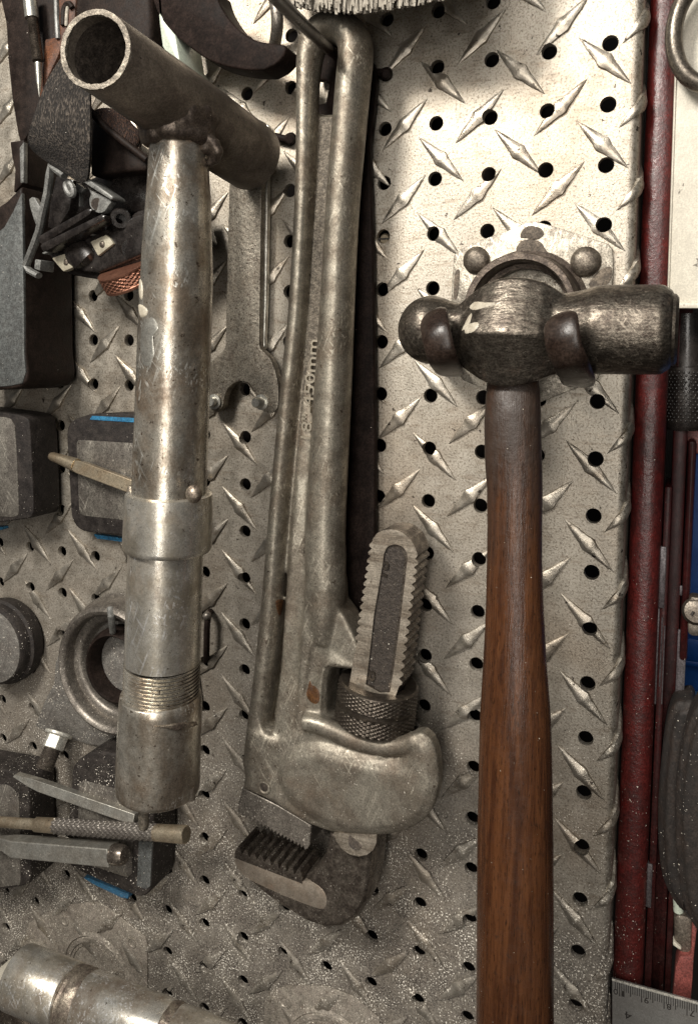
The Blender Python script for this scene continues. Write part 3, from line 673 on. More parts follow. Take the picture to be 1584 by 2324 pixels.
# coated two-prong holder carrying the head
t = thing('hammer_holder', 'pair of dark brown coated prongs cradling the hammer head', 'tool holder', W(1100, 800, 10))
for pts_, wd in (([(300, 500, 2), (300, 520, 30), (290, 512, 58), (258, 455, 79), (228, 350, 83), (212, 260, 80), (212, 196, 74)], .0058),
                 ([(960, 560, 2), (960, 575, 30), (955, 550, 62), (925, 480, 82), (885, 380, 87), (872, 290, 86), (868, 212, 82)], .0064)):
    p = cr([W(*ZH(x, y), h) for x, y, h in pts_], 5); n = len(p)
    ra = [wd * (1.0 if i < n - 5 else (1.0, .97, .88, .66, .25)[i - n + 5]) for i in range(n)]
    MB().tube(p, ra, 24, [min(r_ * .30, .0019) for r_ in ra]).build('prong', M['prong'], t, 60)

# ================================================================== pipe wrench
t = thing('pipe_wrench', 'large grey cast steel pipe wrench hanging by its eye in the centre', 'pipe wrench', W(720, 800, 20))
wb = MB()
# I-beam ribs: one loop up the left side, round the eye and down the right
loop = [(576, 1735, .0050, 30), (582, 1700, .0055, 30), (593, 1619, .0057, 31), (606.5, 1515, .0057, 31), (622, 1341, .0052, 31), (634.5, 1168, .0048, 31), (662.5, 860, .0046, 31), (679, 687, .0044, 31), (692, 455, .0044, 31), (697, 300, .0047, 31), (699, 200, .0050, 31)]
loop += [(*ZF(508, 420), .0058, 31), (*ZF(560, 262), .0066, 31), (*ZF(650, 205), .0070, 31), (*ZF(760, 215), .0074, 31), (*ZF(836, 300), .0076, 31), (807, 128, .0077, 31), (800, 205, .0077, 31), (790, 319, .0076, 31), (781, 425, .0075, 31), (774, 530, .0075, 31), (766, 687, .0078, 31), (755, 895, .0087, 31), (740, 1168, .0095, 31)]
loop += [(*ZK(744, 300), .0097, 29), (*ZK(752, 560), .0090, 29), (*ZK(752, 820), .0060, 22)]
pth = [W(u, v, 26 if h > 22 else 25) for u, v, r, h in loop]
cp = cr(pth, 4); rr_ = [x[0] for x in cr([(q[2], 0, 0) for q in loop], 4)]
wb.tube(cp, rr_, 20, [min(r, .0078) + .0022 for r in rr_])
# web between the ribs, rising into the head
def Wz(lst): return [W(*z_(x, y), h) for z_, x, y, h in lst]
webL = [(ZF, 500, 840, 22.5), (ZF, 585, 850, 22.5), (ZF, 640, 862, 22.5), (ZF, 720, 850, 22.5), (ZF, 790, 850, 22.5), (ZF, 770, 1400, 23), (ZF, 735, 1900, 23), (ZF, 716, 2263, 23.5), (ZK, 700, 0, 24), (ZK, 720, 400, 26), (ZK, 700, 900, 30), (ZK, 640, 1300, 33), (ZK, 560, 1560, 34), (ZK, 380, 1560, 32.5), (ZK, 412, 1300, 31.5), (ZK, 450, 1000, 29.5), (ZK, 486, 500, 27), (ZK, 508, 40, 25), (ZF, 492, 2263, 24.5), (ZF, 528, 1700, 24), (ZF, 556, 1300, 23)]
wb.prism(Wz(webL), 14)
wb.pu(T(ZF, [(480, 850), (740, 850), (640, 2263)]) + T(ZK, [(640, 400), (560, 1400), (300, 1560), (330, 1200), (400, 500)]) + T(ZF, [(430, 2263)]), 20, 14)
# body that swells into the housing
body = T(ZK, [(640, 150), (760, 60), (850, 170), (862, 280), (858, 380), (838, 520), (838, 575), (872, 680), (925, 790), (965, 890), (978, 945), (972, 985), (945, 1015), (900, 1028), (860, 1022), (772, 1016), (752, 1030), (742, 1100), (736, 1200), (733, 1285), (745, 1345), (760, 1400), (640, 1460), (530, 1440), (548, 1000), (590, 500)])
w0 = [W(u, v, 20 if 2 <= k <= 4 else 26 if 5 <= k <= 6 else 31 if 7 <= k <= 12 else 33) for k, (u, v) in enumerate(body)]
wb.prism(inset(w0, .0016), 13); wb.prism(at_h(w0, 31), 15)
head_uv = cu(None, T(ZK, [(545, 1400), (640, 1350), (700, 1325), (760, 1345), (800, 1400), (860, 1445), (960, 1475), (1120, 1495), (1250, 1478), (1310, 1455)]) + T(ZL, [(1350, 125), (1428, 175), (1472, 260), (1486, 360), (1482, 450), (1466, 560), (1425, 665), (1340, 750), (1220, 808), (1090, 836), (960, 836), (850, 826), (760, 808)]), 3)
head_uv += T(ZL, [(650, 768), (545, 712), (430, 636), (310, 570), (203, 512), (212, 300), (226, 100), (330, 120), (430, 160)])
h0 = [W(u, v, 34 - 15 * min(1, max(0, (u - 800) / 150)) * min(1, max(0, (1890 - v) / 90))) for u, v in head_uv]
wb.prism(at_h(inset(h0, .0032), 35.2), 9); wb.prism(at_h(inset(h0, .0014), 34.2), 10); wb.prism(at_h(h0, 31), 13)
crown = cu(None, T(ZL, [(520, 320), (640, 285), (760, 300), (900, 350), (1050, 385), (1200, 392), (1290, 360), (1325, 280), (1352, 195), (1400, 212), (1432, 320), (1440, 440), (1420, 555), (1375, 650), (1295, 718), (1195, 762), (1080, 788), (950, 788), (800, 762), (680, 704), (570, 632), (490, 550), (460, 450), (470, 370)]), 2, True)
k0_ = [W(u, v, 39.5 - 4 * min(1, max(0, (u - 850) / 120))) for u, v in crown]
wb.prism(at_h(inset(k0_, .0010), 38.6), 27); wb.prism(at_h(inset(k0_, -.0014), 37.6), 28); wb.prism(at_h(inset(k0_, -.0034), 36.4), 29)
# flat shoulder strip along the left side of the head
wb.pu(T(ZL, [(205, 505), (215, 250), (232, 20), (290, 20), (345, 150), (420, 200), (540, 240), (520, 420), (430, 560), (320, 560)]), 33.5, 14)
# lip running round the nut seat
lip = [W(*q, 34.3) for q in T(ZL, [(600, 70), (680, 80), (770, 115), (880, 165), (1000, 205), (1140, 230), (1260, 222), (1340, 185)])]
wb.tube(cr(lip, 4), .0042, 12)
body_o = wb.build('body', M['cast'], t, 60, remesh=.00085, smooth=9, sfac=.5)
LOCB = LOC[t]
bv = BVHTree.FromPolygons([v.co for v in body_o.data.vertices], [tuple(p.vertices) for p in body_o.data.polygons])
def hit_body(u, v):
    h, n_, _, _ = bv.ray_cast(CAM * .001 - LOCB, ray(u, v).normalized()); return h + LOCB
# sandy web inlay between the ribs and its raised size marking
inl = [(ZF, 574, 868, 23), (ZF, 640, 880, 23), (ZF, 704, 868, 23), (ZF, 668, 1300, 23.2), (ZF, 630, 1700, 23.5), (ZF, 604, 2263, 24.2), (ZK, 612, 60, 24.8), (ZK, 600, 250, 26.4), (ZK, 508, 250, 26.2), (ZK, 520, 40, 25.2), (ZF, 502, 2263, 24.8), (ZF, 536, 1700, 24.3), (ZF, 560, 1300, 23.4)]
hw = 26.1
MB().prism(Wz([(z_, x, y, h + .65) for z_, x, y, h in inl]), 16).build('web_face', M['web'], t, 30)
p0, p1 = W(707, 997, hw + .1), W(724.5, 771, hw + .1)
text_mesh('18"-450mm', p0, p1, .0055, .0020, M['letter'], 'size_marking', t, bold=.004)
for d, m_ in (([(655, 1110), (690, 1130), (712, 1180), (705, 1230), (680, 1248), (640, 1230), (615, 1180), (625, 1130), (640, 1080)], 'rustspot'), ([(418, 560), (470, 556), (462, 640), (440, 668), (420, 610)], 'rustspot')):
    smear('rust_stain', body_o, T(ZK, d), .00012, M[m_], body_o)
# pin hole of the heel jaw
ph = hit_body(*ZL(345, 500))
MB().lathe(ph + OUT * .0002, ph + OUT * .0009, [(0, .0034), (.0004, .0033), (.0006, .0026), (.0002, .0020)], 20, caps=False).build('pin_bush', M['cast'], t)
MB().lathe(ph - OUT * .001, ph + OUT * .0004, [(0, .0020), (.0013, .0020)], 16).build('pin_hole_dark', M['hole_dark'], t)  # dark plug painting the shade inside the pin hole
# heel jaw plate with saw teeth
low = []
A_, B_ = ZL(168, 662), ZL(622, 905); nT = 20
for i in range(nT):
    for f_, o_ in ((0, 0), (.55, 1)):
        s_ = (i + f_) / nT
        low.append((A_[0] + (B_[0] - A_[0]) * s_ - 2.2 * o_, A_[1] + (B_[1] - A_[1]) * s_ + 4.2 * o_ - (3 if o_ == 0 else 0)))
heel = [ZL(198, 505), ZL(430, 620), ZL(650, 752), ZL(640, 880), B_] + low[::-1]
MB().pu(heel, 31, 15).build('heel_jaw', M['plate_steel'], t, 25, bevel=.0003, seg=1)
# adjusting nut, knurled in two bands
n0, n1 = W(*ZK(1064, 1348), 24), W(*ZK(1095, 1092), 24)
rn_ = mm(n0, 184 / 2) * .985; Ln = (n1 - n0).length
st = [(0, rn_ * .90), (.0006, rn_ * .985)]
nb = 16
z1 = Ln * .43; z2 = Ln * .57
st += [(.001 + (z1 - .001) * i / nb, rn_) for i in range(nb + 1)] + [(z1 + .0004, rn_ * .945), (z2 - .0004, rn_ * .945)] + [(z2 + (Ln - .0012 - z2) * i / nb, rn_) for i in range(nb + 1)] + [(Ln - .0006, rn_ * .985), (Ln, rn_ * .93), (Ln, rn_ * .66), (Ln - .003, rn_ * .64)]
MB().lathe(n0, n1, st, 128, knurl=((.001, z1), (z2, Ln - .0012)), kd=.00045).build('adjusting_nut', M['nut'], t, 12)
# hook jaw shank with rack teeth on both edges
HJ, HJ0 = 33, 16
R_ = [(560, 187), (640, 250), (690, 345), (712, 420)]
rt = []
for i in range(15):
    s_ = i / 14; x, y = 690 + (528 - 690) * s_, 470 + (1700 - 470) * s_
    st_ = 88
    rt += [(x - 4, y - 14), (x + 26, y + 16), (x + 24, y + 40), (x - 6, y + 62)]
lt = []
for i in range(13):
    s_ = i / 12; x, y = 236 + (92 - 236) * s_, 300 + (1250 - 300) * s_
    lt += [(x + 16, y - 28), (x - 18, y + 6), (x - 16, y + 30), (x + 8, y + 44)]
shank = [(250, 255), (295, 192), (360, 160), (440, 152), (510, 165)] + R_ + rt + [(470, 1900), (440, 2050), (-40, 2050), (20, 1700), (70, 1400)] + lt[::-1]
suv = T(N6, shank)
recess = cu(N6, [(342, 420), (375, 352), (425, 326), (470, 324), (530, 345), (572, 395), (586, 450)], 3) + T(N6, [(560, 700), (500, 1200), (445, 1600), (405, 1850), (300, 1850), (155, 1770), (185, 1550), (240, 1050), (300, 700), (335, 480)])
sh = MB().pu(suv, HJ, HJ0)
sko = sh.build('hook_jaw_shank', M['jawface'], t, 25)
cut = MB().pu(recess, HJ + 3, HJ - 1.3).build('cutter', M['recess'], t)
bpy.context.view_layer.update()
bo = sko.modifiers.new('b', 'BOOLEAN'); bo.object = cut; bo.operation = 'DIFFERENCE'; bo.solver = 'EXACT'
bake(sko, 25); bpy.data.objects.remove(cut)
# darker sides: assign by face normal (they are the unpolished forged flanks of the same piece)
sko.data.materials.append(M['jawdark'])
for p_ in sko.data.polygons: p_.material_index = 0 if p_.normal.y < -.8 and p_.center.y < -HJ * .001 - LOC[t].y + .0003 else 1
MB().prism(at_h(inset([W(u, v, HJ - 1.3) for u, v in recess], .0002), HJ - 1.15), HJ - 3).build('recess_floor', M['recess'], t)
text_mesh('18', W(*N6(402, 640), HJ - 1.1), W(*N6(430, 490), HJ - 1.1), .0056, .0014, M['nut'], 'jaw_marking', t, bold=.015)
text_mesh('18', W(*N6(266, 1790), HJ - 1.1), W(*N6(290, 1610), HJ - 1.1), .0052, .0014, M['nut'], 'jaw_marking', t, bold=.015)
# hook jaw below the housing
jaw_uv = T(ZL, [(148, 945), (300, 985), (460, 1050), (600, 1105), (655, 1060), (715, 970), (742, 880), (748, 780), (1050, 800), (1052, 960), (1036, 1130), (1012, 1270), (945, 1378), (850, 1440), (735, 1445), (600, 1392), (450, 1300), (330, 1215), (205, 1102), (150, 1010)])
j0 = [W(u, v, 33) for u, v in jaw_uv]
jm = MB(); jm.prism(at_h(inset(j0, .0024), 33), 12); jm.prism(at_h(inset(j0, .0010), 31.5), 13); jm.prism(at_h(j0, 29), 14)
jaw = jm.build('hook_jaw', M['jawdark'], t, 60, remesh=.0008, smooth=7)
fo = T(ZL, [(158, 965), (300, 1000), (460, 1065), (590, 1115), (640, 1112), (700, 1145), (742, 1195), (752, 1250), (732, 1300), (660, 1285), (520, 1232), (380, 1172), (250, 1108), (190, 1060), (158, 1010)])
MB().prism([W(u, v, 33.1) for u, v in cu(None, fo, 2, True)], 30).build('ground_face', M['polished'], t, 30, bevel=.0004)
# hook jaw teeth
A_, B_ = W(*ZL(150, 925), 33.6), W(*ZL(592, 1092), 33.6); d_ = (B_ - A_); nT = 9; up_ = Vector((-d_.z, 0, d_.x)).normalized()
tm = MB(); prof_ = []
for i in range(nT):
    a = A_ + d_ * (i / nT)
    prof_ += [a + up_ * .0001, a + d_ * (.35 / nT) + up_ * .0034, a + d_ * (.70 / nT) + up_ * .0030]
prof_ += [B_, B_ - up_ * .003, A_ - up_ * .003]
tm.prism(prof_, 15)
tm.build('jaw_teeth', M['jawdark'], t, 20)
# flat spring under the housing
sp = T(ZL, [(795, 800), (815, 855), (850, 905), (905, 942), (960, 953), (1015, 942), (1055, 910), (1075, 865), (1078, 800)])
MB().pu(sp, 36, 35).build('spring_plate', M['jawface'], t, 30)
MB().lathe(W(*ZL(942, 850), 36), W(*ZL(942, 850), 36.3), [(0, .0036), (.0002, .0035)], 20).build('spring_hole', M['hole_dark'], t)  # dark disc laid on the plate to paint a hole's shade

# ================================================================== pipe T-handle tool
C1, C2 = WZ(217, 112, 286), WZ(573, 357, 374)
t = thing('pipe_tee_tool', 'welded steel pipe tool with an open T handle and threaded lower end', 'pipe tool', W(390, 900, 60))
axv = (C2 - C1).normalized(); rc = .0161; vr = -ray(217, 112).normalized()
ncut = (-axv * .80 + vr * .34).normalized(); tp_ = lambda x: .90 + .10 * min(1, max(0, x / .05)); L = (C2 - C1).length
MB().lathe(C1, C2, [(.040, rc * .85), (.020, rc * .85), (.001, rc * .85), (0, rc * .862), (0, rc * .985), (.0008, rc), (.02, rc), (.04, rc), (.06, rc), (.08, rc), (L - .001, rc), (L, rc * .985), (L, rc * .85), (L - .03, rc * .85)], 64, cut=ncut, taper=tp_, caps=False).build('crossbar', M['pipe_dark'], t, 40)
def skew(tv, q, r):   # point on the slanted mouth
    pass
a2 = (OUT - axv * OUT.dot(axv)).normalized(); a1_ = axv.cross(a2)
rim = MB(); vs = []
for (r, off) in ((rc * .767, .0006), (rc * .767, -.00035), (rc * .891, -.00035), (rc * .891, .0006)):
    for j in range(72):
        q = 2 * math.pi * j / 72; d = a1_ * math.cos(q) + a2 * math.sin(q); jr = random.uniform(-.0002, .0002) if r < rc * .9 else 0
        p = C1 + d * (r + jr); p = p + axv * (-(d * r).dot(ncut) / axv.dot(ncut)) + axv * off; vs.append(p)
rim.add(vs, [(i * 72 + j, i * 72 + (j + 1) % 72, (i + 1) * 72 + (j + 1) % 72, (i + 1) * 72 + j) for i in range(3) for j in range(72)])
rim.build('cut_rim', M['cut_steel'], t, 30)
MB().lathe(C1 + axv * .004, C2 - axv * .004, [(0, rc * .845), (.015, rc * .845), (.03, rc * .845), (.05, rc * .845), (L - .01, rc * .845)], 48, cut=ncut, caps=False, taper=tp_).build('bore', M['hole_dark'], t, 60)
MB().lathe(C1 + axv * .062, C1 + axv * .064, [(0, rc * .842), (.001, rc * .842)], 32).build('bore_plug', M['hole_dark'], t)
# shaft
def vax(rows, h, z=None):
    out = []
    for v, c, w in rows:
        q = W(c, v, h(v)); r = mm(q, w / 2); q = Vector((q.x, q.y, W(c, v, h(v) + r * 900).z)); out.append((q, r))
    return out
hs = lambda v: 76 - (v - 300) / 1550 * 6
def vlathe(rows, mat, name, jit=0, n=56, extra=None, own=None):
    pr = vax(rows, hs); mb = MB()
    mb.tube([q for q, r in pr], [r * .985 for q, r in pr], n)
    return mb.build(name, mat, own or t, 50)
sh_rows = [(285, 407, 122), (318, 405.5, 133), (345, 405.5, 137), (382, 405.5, 140), (434, 405.5, 147), (520, 403, 156), (607, 402, 163.5), (748, 397, 167), (878, 393, 168), (1052, 387, 169.5), (1126, 385, 170), (1150, 384.5, 170)]
shaft = vlathe(sh_rows, M['pipe'], 'shaft')
for i, (d, m_) in enumerate((([(722, 165), (745, 170), (770, 195), (765, 225), (735, 235), (724, 200)], 'paint'), ([(725, 30), (738, 40), (745, 90), (742, 140), (730, 135), (726, 90)], 'paint'), ([(740, 240), (800, 220), (830, 280), (800, 330), (805, 440), (775, 505), (735, 480), (728, 350)], 'chisel'))):
    smear('paint_drip' if m_ == 'paint' else 'bare_patch', shaft, T(ZB, [(x + 3, y) for x, y in d]), .0004 if m_ == 'paint' else .00006, M[m_], shaft)
# crease where the pipe was pinched
col_rows = [(1136, 384, 184), (1141, 384, 197), (1150, 384, 199.5), (1200, 382.5, 201), (1262, 380.5, 202), (1270, 380.4, 201), (1273, 380.3, 196)]
vlathe(col_rows, M['pipe_bright'], 'collar')
low_rows = [(1265, 377, 168), (1284, 376.6, 170), (1410, 372.5, 172), (1538, 369, 171)]
vlathe(low_rows, M['pipe_bright'], 'lower_tube')
th = []
nth = 11
for i in range(nth):
    v = 1538 + (1632 - 1538) * i / nth; s_ = (1632 - 1538) / nth
    c = 369 - (v - 1538) * .035
    th += [(v, c, 163), (v + s_ * .35, c, 173), (v + s_ * .6, c, 173)]
th += [(1640, 365.5, 163)]
vlathe(th, M['pipe'], 'thread')
so_rows = [(1618, 366, 176), (1624, 366, 184), (1640, 365.5, 187), (1700, 363, 189), (1800, 360, 190), (1842, 359, 190), (1850, 358.8, 187), (1852, 358.7, 176)]
sock = vlathe(so_rows, M['pipe'], 'socket')
sv = MB()
q = W(*ZC(752, 1440), hs(1850) + 8); MB().tube([q + Vector((0, 0, .006)), q - Vector((0, 0, .003)), q - Vector((0, 0, .0045))], [.0024, .0024, .0019], 14).build('pin', M['cut_steel'], t)
q = vax(so_rows[-2:-1], hs)[0][0] + Vector((.0175, 0, .001)); MB().tube([q + Vector((0, 0, .004)), q - Vector((0, 0, .002))], .0026, 12).build('stud', M['pipe_dark'], t)
# torn lip of the socket
smear('torn_lip', sock, T(ZC, [(800, 950), (866, 946), (900, 938), (960, 930), (1000, 934), (1030, 925), (1035, 945), (985, 960), (930, 975), (870, 962)]), .0007, M['weld'], sock, n=5, jit=.04)
# weld lumps
wm = MB(); q0 = W(406, 316, hs(316)); r_s = mm(q0, 66); rnd2 = random.Random(11)
for row, dz in ((0, .0005), (1, .0048), (2, .0085)):
    for i in range(15):
        a = -.15 + (math.pi + .3) * i / 14
        rr2 = r_s * (1.0 + .05 * row)
        q = q0 + Vector((-math.cos(a) * rr2, -math.sin(a) * rr2, dz + rnd2.uniform(-.0008, .0008))); wm.ball(q, .0040 + rnd2.uniform(-.0006, .0006))
wm.build('weld_bead', M['weld_dark'], t, 60, remesh=.0008, smooth=7)
wm = MB()
for (x, y, r, dh) in ((1085, 720, 36, 4), (1120, 750, 36, 3), (1140, 790, 34, 2), (1130, 830, 30, 0), (1100, 850, 26, 0), (1075, 770, 40, 3)):
    q = W(*ZA(x, y), hs(300) + dh - 4); wm.ball(q, mm(q, r * .4337))
wm.build('weld_bead', M['weld_dark'], t, 60, remesh=.0008, smooth=12)
for (x, y, r, dh, el) in ((686, 1150, 26, 4, 1.5), (1015, 1160, 46, 14, 1.1)):
    q = W(*ZB(x, y), hs(1130) + dh); rr0 = mm(q, r * .4337)
    MB().ball(q, rr0, rr0 * .8, rr0 * el, 18, .05).build('weld_bead', M['weld'], t, 60, smooth=2)
wm = MB()
for i in range(17):
    a = math.pi * (i + .5) / 17
    q0 = W(384, 1138, hs(1138)); q = q0 + Vector((-math.cos(a), -math.sin(a), 0)) * mm(q0, 88); wm.ball(q, .0016, .0016, .0013, 8)
wm.build('weld_bead', M['weld'], t, 60)

# ================================================================== second welded pipe, bottom left
A0, A1 = W(*N5(126, 372), 46), W(*N5(1470, 905), 40)
t = thing('welded_pipe', 'pale welded pipe section lying across the bottom left corner', 'pipe tool', A0)
ax = (A1 - A0).normalized(); r0 = mm(A0, 232 * .3296) * .86
def rl(a, b_, mat, name, rs, jit=None): return MB().lathe(A0 + ax * a, A0 + ax * b_, [(x * (b_ - a), r0 * k) for x, k in rs], 56, rnd=jit).build(name, mat, t, 40)
LL = (A1 - A0).length
rl(0, .036, M['pipe_bright'], 'sleeve', [(0, .93), (.01, .985), (.03, 1.0), (.97, 1.0), (.985, .98), (1, .9)])
rl(.0355, .047, M['weld'], 'weld_seam', [(0, .90), (.15, .975), (.3, .955), (.45, .985), (.6, .96), (.75, .975), (.9, .95), (1, .93)], .0004)
rl(.0465, .098, M['pipe_bright'], 'tube', [(0, .93), (.02, .965), (.97, .94), (1, .92)])
rl(.0975, .103, M['weld'], 'weld_seam', [(0, .92), (.3, .955), (.6, .94), (1, .91)], .0003)
rl(.1025, .134, M['pipe_bright'], 'end_tube', [(0, .91), (.04, .93), (.96, .90), (1, .86), (1, .78), (.9, .76)])
rl(.131, .150, M['hole_dark'], 'dark_end', [(0, .75), (.9, .72), (1, .4)])
q = A0 - ax * .0002
MB().tube([q + ax * .002, q - ax * .0065], .0030, 14).build('pin', M['cut_steel'], t)

# ================================================================== magnetic trays and punches
def tray(label, outer, pad, h1, h0, hp, blue=(), strip=None, top=None):
    t = thing('magnetic_tray', label, 'magnetic tray', W(*outer[0], 0), 'magnetic trays on the panel')
    fr = MB().pu(outer, h1, h0).build('frame', M['rubber'], t, 35, bevel=.0014, seg=3)
    if pad: MB().prism([W(u, v, hp) for u, v in pad], h1 - 2).build('pad', M['pad'], t, 30, bevel=.0004)
    for b_ in blue: MB().pu(b_, h0 + 1.5, .3).build('backing_strip', M['blue'], t, 30)
    if top: MB().pu(top, h1 + .4, h1 - 2).build('tape_strip', M['blue'], t, 30)
    if strip: MB().prism([W(u, v, h1 + .5) for u, v in strip], h1 - 2).build('side_strip', M['greyface'], t, 30)
    return t
tray('black edged magnetic tray with blue tape edges behind the middle of the pipe tool',
     cu(M3, [(752, 640), (765, 560), (800, 495), (880, 448)], 3) + T(M3, [(1020, 405), (1400, 385), (1900, 470), (2060, 600), (2060, 1700), (1900, 1850)]) + cu(M3, [(1390, 1795), (1100, 1765), (950, 1742), (860, 1680), (810, 1580), (800, 1480)], 3),
     cu(M3, [(868, 745), (880, 712), (905, 700)], 3) + T(M3, [(1500, 735), (1900, 760), (1900, 1650), (1400, 1615), (960, 1566), (915, 1545), (898, 1500)]), 12, 2.5, 12.4,
     [T(M3, [(1066, 1775), (1500, 1835), (1800, 1870), (1800, 1915), (1390, 1862), (1100, 1822)])], top=T(M3, [(1022, 468), (1045, 425), (1530, 450), (1900, 475), (1900, 522), (1530, 500)]))
# its blue strips peek past the frame
t2 = bpy.data.objects.get('magnetic_tray')
tray('black magnetic tray with grey face at the left edge, level with the pipe collar',
     T(M3, [(-400, 330)]) + cu(M3, [(100, 395), (200, 412), (300, 450), (330, 520), (350, 800), (375, 1400), (372, 1530), (345, 1590)], 3) + T(M3, [(200, 1612), (-400, 1690)]),
     T(M3, [(-400, 420), (60, 440), (120, 460), (165, 530), (190, 900), (212, 1500), (205, 1560), (150, 1580), (-400, 1560)]), 24, 3, 24.4,
     [T(M3, [(-60, 1690), (30, 1690), (34, 1720), (-60, 1740)])])
tray('tilted black magnetic tray with grey end strip and blue tape under the knurled punch',
     cu(M5, [(566, 330), (572, 230), (610, 160), (680, 110), (760, 86), (860, 92), (950, 112)], 3) + T(M5, [(1100, 220), (1215, 420), (1215, 800)]) + cu(M5, [(1200, 1120), (1188, 1190), (1140, 1232), (1080, 1232), (1000, 1200), (700, 1070), (590, 1010), (545, 940), (545, 500)], 3),
     T(M5, [(622, 345), (660, 312), (940, 385), (1060, 470), (1045, 1050), (1010, 1085), (760, 1000), (640, 930), (615, 800)]), 24, 3, 24.4,
     [T(M5, [(660, 1085), (700, 1085), (1020, 1215), (1015, 1250), (960, 1240), (740, 1135)])],
     T(M5, [(1100, 795), (1208, 800), (1190, 1150), (1160, 1175), (1085, 1150)]))
tray('black magnetic tray with rounded grey face at the lower left edge',
     T(M5, [(-300, 170)]) + cu(M5, [(0, 225), (130, 250), (195, 300), (225, 370), (232, 700), (240, 1040), (230, 1120), (190, 1150)], 3) + T(M5, [(-300, 1240)]),
     cu(M5, [(-300, 330), (0, 345), (60, 352), (115, 395), (145, 470), (152, 600), (158, 900), (160, 1120), (130, 1145)], 3) + T(M5, [(-300, 1200)]), 24, 3, 24.5)

# punch with brassy round nose
t = thing('drift_punch', 'brassy drift punch with a rounded nose stuck on the middle tray', 'punch', W(*M3(1000, 1010), 20), 'punches on the magnetic trays')
p = [W(*M3(x, y), 19) for x, y in ((566, 880), (575, 882), (600, 890), (700, 925), (800, 962), (868, 990))]
MB().tube(p, [.0012, .0020, .0026, .0030, .0037, .0040], 20).build('nose', M['punch'], t, 60)
bar = [W(*M3(868, 990), 19), W(*M3(930, 1013), 19), W(*M3(1490, 1222), 20), W(*M3(2100, 1440), 20)]
MB().tube(bar, [.0040, .0050, .0050, .0050], 4, seam=math.pi / 4 + .22).build('shank', M['punch'], t, 20, bevel=.0004)
# cold chisel
t = thing('cold_chisel', 'slim flat cold chisel slanting down to the bottom of the pipe tool', 'chisel', W(*M5(600, 460), 28), 'punches on the magnetic trays')
p = [W(*M5(x, y), 27) for x, y in ((128, 262), (260, 322), (330, 350), (1085, 612))]
MB().tube(p, [.0005, .0034, .0040, .0040], 4, [.0030, .0036, .0040, .0040], seam=math.pi / 4 + .25).build('bar', M['chisel'], t, 20, bevel=.0003)
# knurled pin punch
t = thing('pin_punch', 'pin punch with dark knurled grip lying under the pipe tool', 'punch', W(*M5(880, 700), 32), 'punches on the magnetic trays')
a, b_ = W(*M5(282, 660), 32), W(*M5(1478, 742), 32)
L = (b_ - a).length; r = mm(a, 57 * .2862) * .98
ea = (b_ - a).normalized()
MB().tube([a - ea * .06, a], .0030 * 1.0, 16).build('pin', M['punch'], t)
MB().lathe(a, a + ea * L * .15, [(0, r * .8), (.001, r * .97), (L * .12, r), (L * .15, r)], 32).build('shoulder', M['punch'], t)
ks = [(i * L * .68 / 80, r * 1.02) for i in range(81)]
MB().lathe(a + ea * L * .145, b_, ks, 40, knurl=((0, L),), kd=.00042).build('grip', M['knurl'], t, 12)
MB().lathe(a + ea * L * .815, b_ + ea * .001, [(0, r * 1.04), (L * .17, r * 1.10), (L * .182, r * 1.08), (L * .186, r * .98)], 36).build('striking_end', M['punch'], t)
# square cold chisel with ground taper
t = thing('square_chisel', 'stout square shank chisel lying below the knurled punch', 'chisel', W(*M5(500, 860), 33), 'punches on the magnetic trays')
p = [W(*M5(x, y), 33) for x, y in ((-260, 770), (0, 800), (130, 832), (905, 898))]
r = mm(p[2], 74 * .2862)
MB().tube(p, [r * .8, r * .85, r * 1.22, r * 1.26], 4, [r * .35, r * .5, r * 1.22, r * 1.26], seam=math.pi / 4 + .12).build('shank', M['chisel'], t, 20, bevel=.0006)
ea = (p[3] - p[2]).normalized()
MB().lathe(p[3] - ea * .0005, p[3] + ea * .0085, [(0, r * .98), (.003, r * 1.0), (.0065, r * .95), (.0082, r * .78)], 32).build('struck_end', M['jawdark'], t)

# disc at the left edge
c = W(-14, 1465, 16)
t = thing('round_disc', 'round dusty grey disc with a dark centre hole cut by the left edge', 'disc', Vector((c.x, 0, c.z)))
q0 = Vector((c.x, -.002, c.z)); q1 = q0 + OUT * .015
MB().lathe(q0, q1, [(0, .0255), (.003, .0262), (.008, .0262), (.009, .0245), (.0135, .0240), (.015, .0228)], 64).build('body', M['rubber'], t)
q2 = Vector((c.x, -.0172, c.z))
MB().lathe(q2 - OUT * .001, q2 + OUT * .0006, [(0, .0224), (.0014, .0224), (.0016, .0220), (.0016, .0072), (0, .0070)], 64, caps=False).build('face', M['disc'], t)
# hex bolt
t = thing('hex_bolt', 'shiny hex bolt hanging under the grey flange plate', 'bolt', W(*N2(650, 1900), 8))
ctr = W(*N2(690, 1895), 14); hd = Vector((0, .60, .80)); hu = Vector((1, 0, 0)); hv = hd.cross(hu)
hp = [ctr + (hu * math.cos(math.pi / 3 * k + .35) + hv * math.sin(math.pi / 3 * k + .35)) * .0066 for k in range(6)]
mb = MB(); mb.add([p + hd * .0038 for p in hp] + [p - hd * .0038 for p in hp], [tuple(range(6)), tuple(range(11, 5, -1))] + [(i, 6 + i, 6 + (i + 1) % 6, (i + 1) % 6) for i in range(6)])
mb.build('bolt_head', M['brightbolt'], t, 20, bevel=.0006)
MB().lathe(ctr + hd * .0036, ctr + hd * .0058, [(0, .0078), (.0006, .0084), (.0018, .0082), (.0022, .007)], 32).build('washer', M['brightbolt'], t)
th = []
for i in range(9): th += [(i * .0014, .0046), (i * .0014 + .0007, .0052)]
MB().lathe(ctr - hd * .0036, ctr - hd * .018, th, 28).build('bolt_shank', M['boltthread'], t, 20)
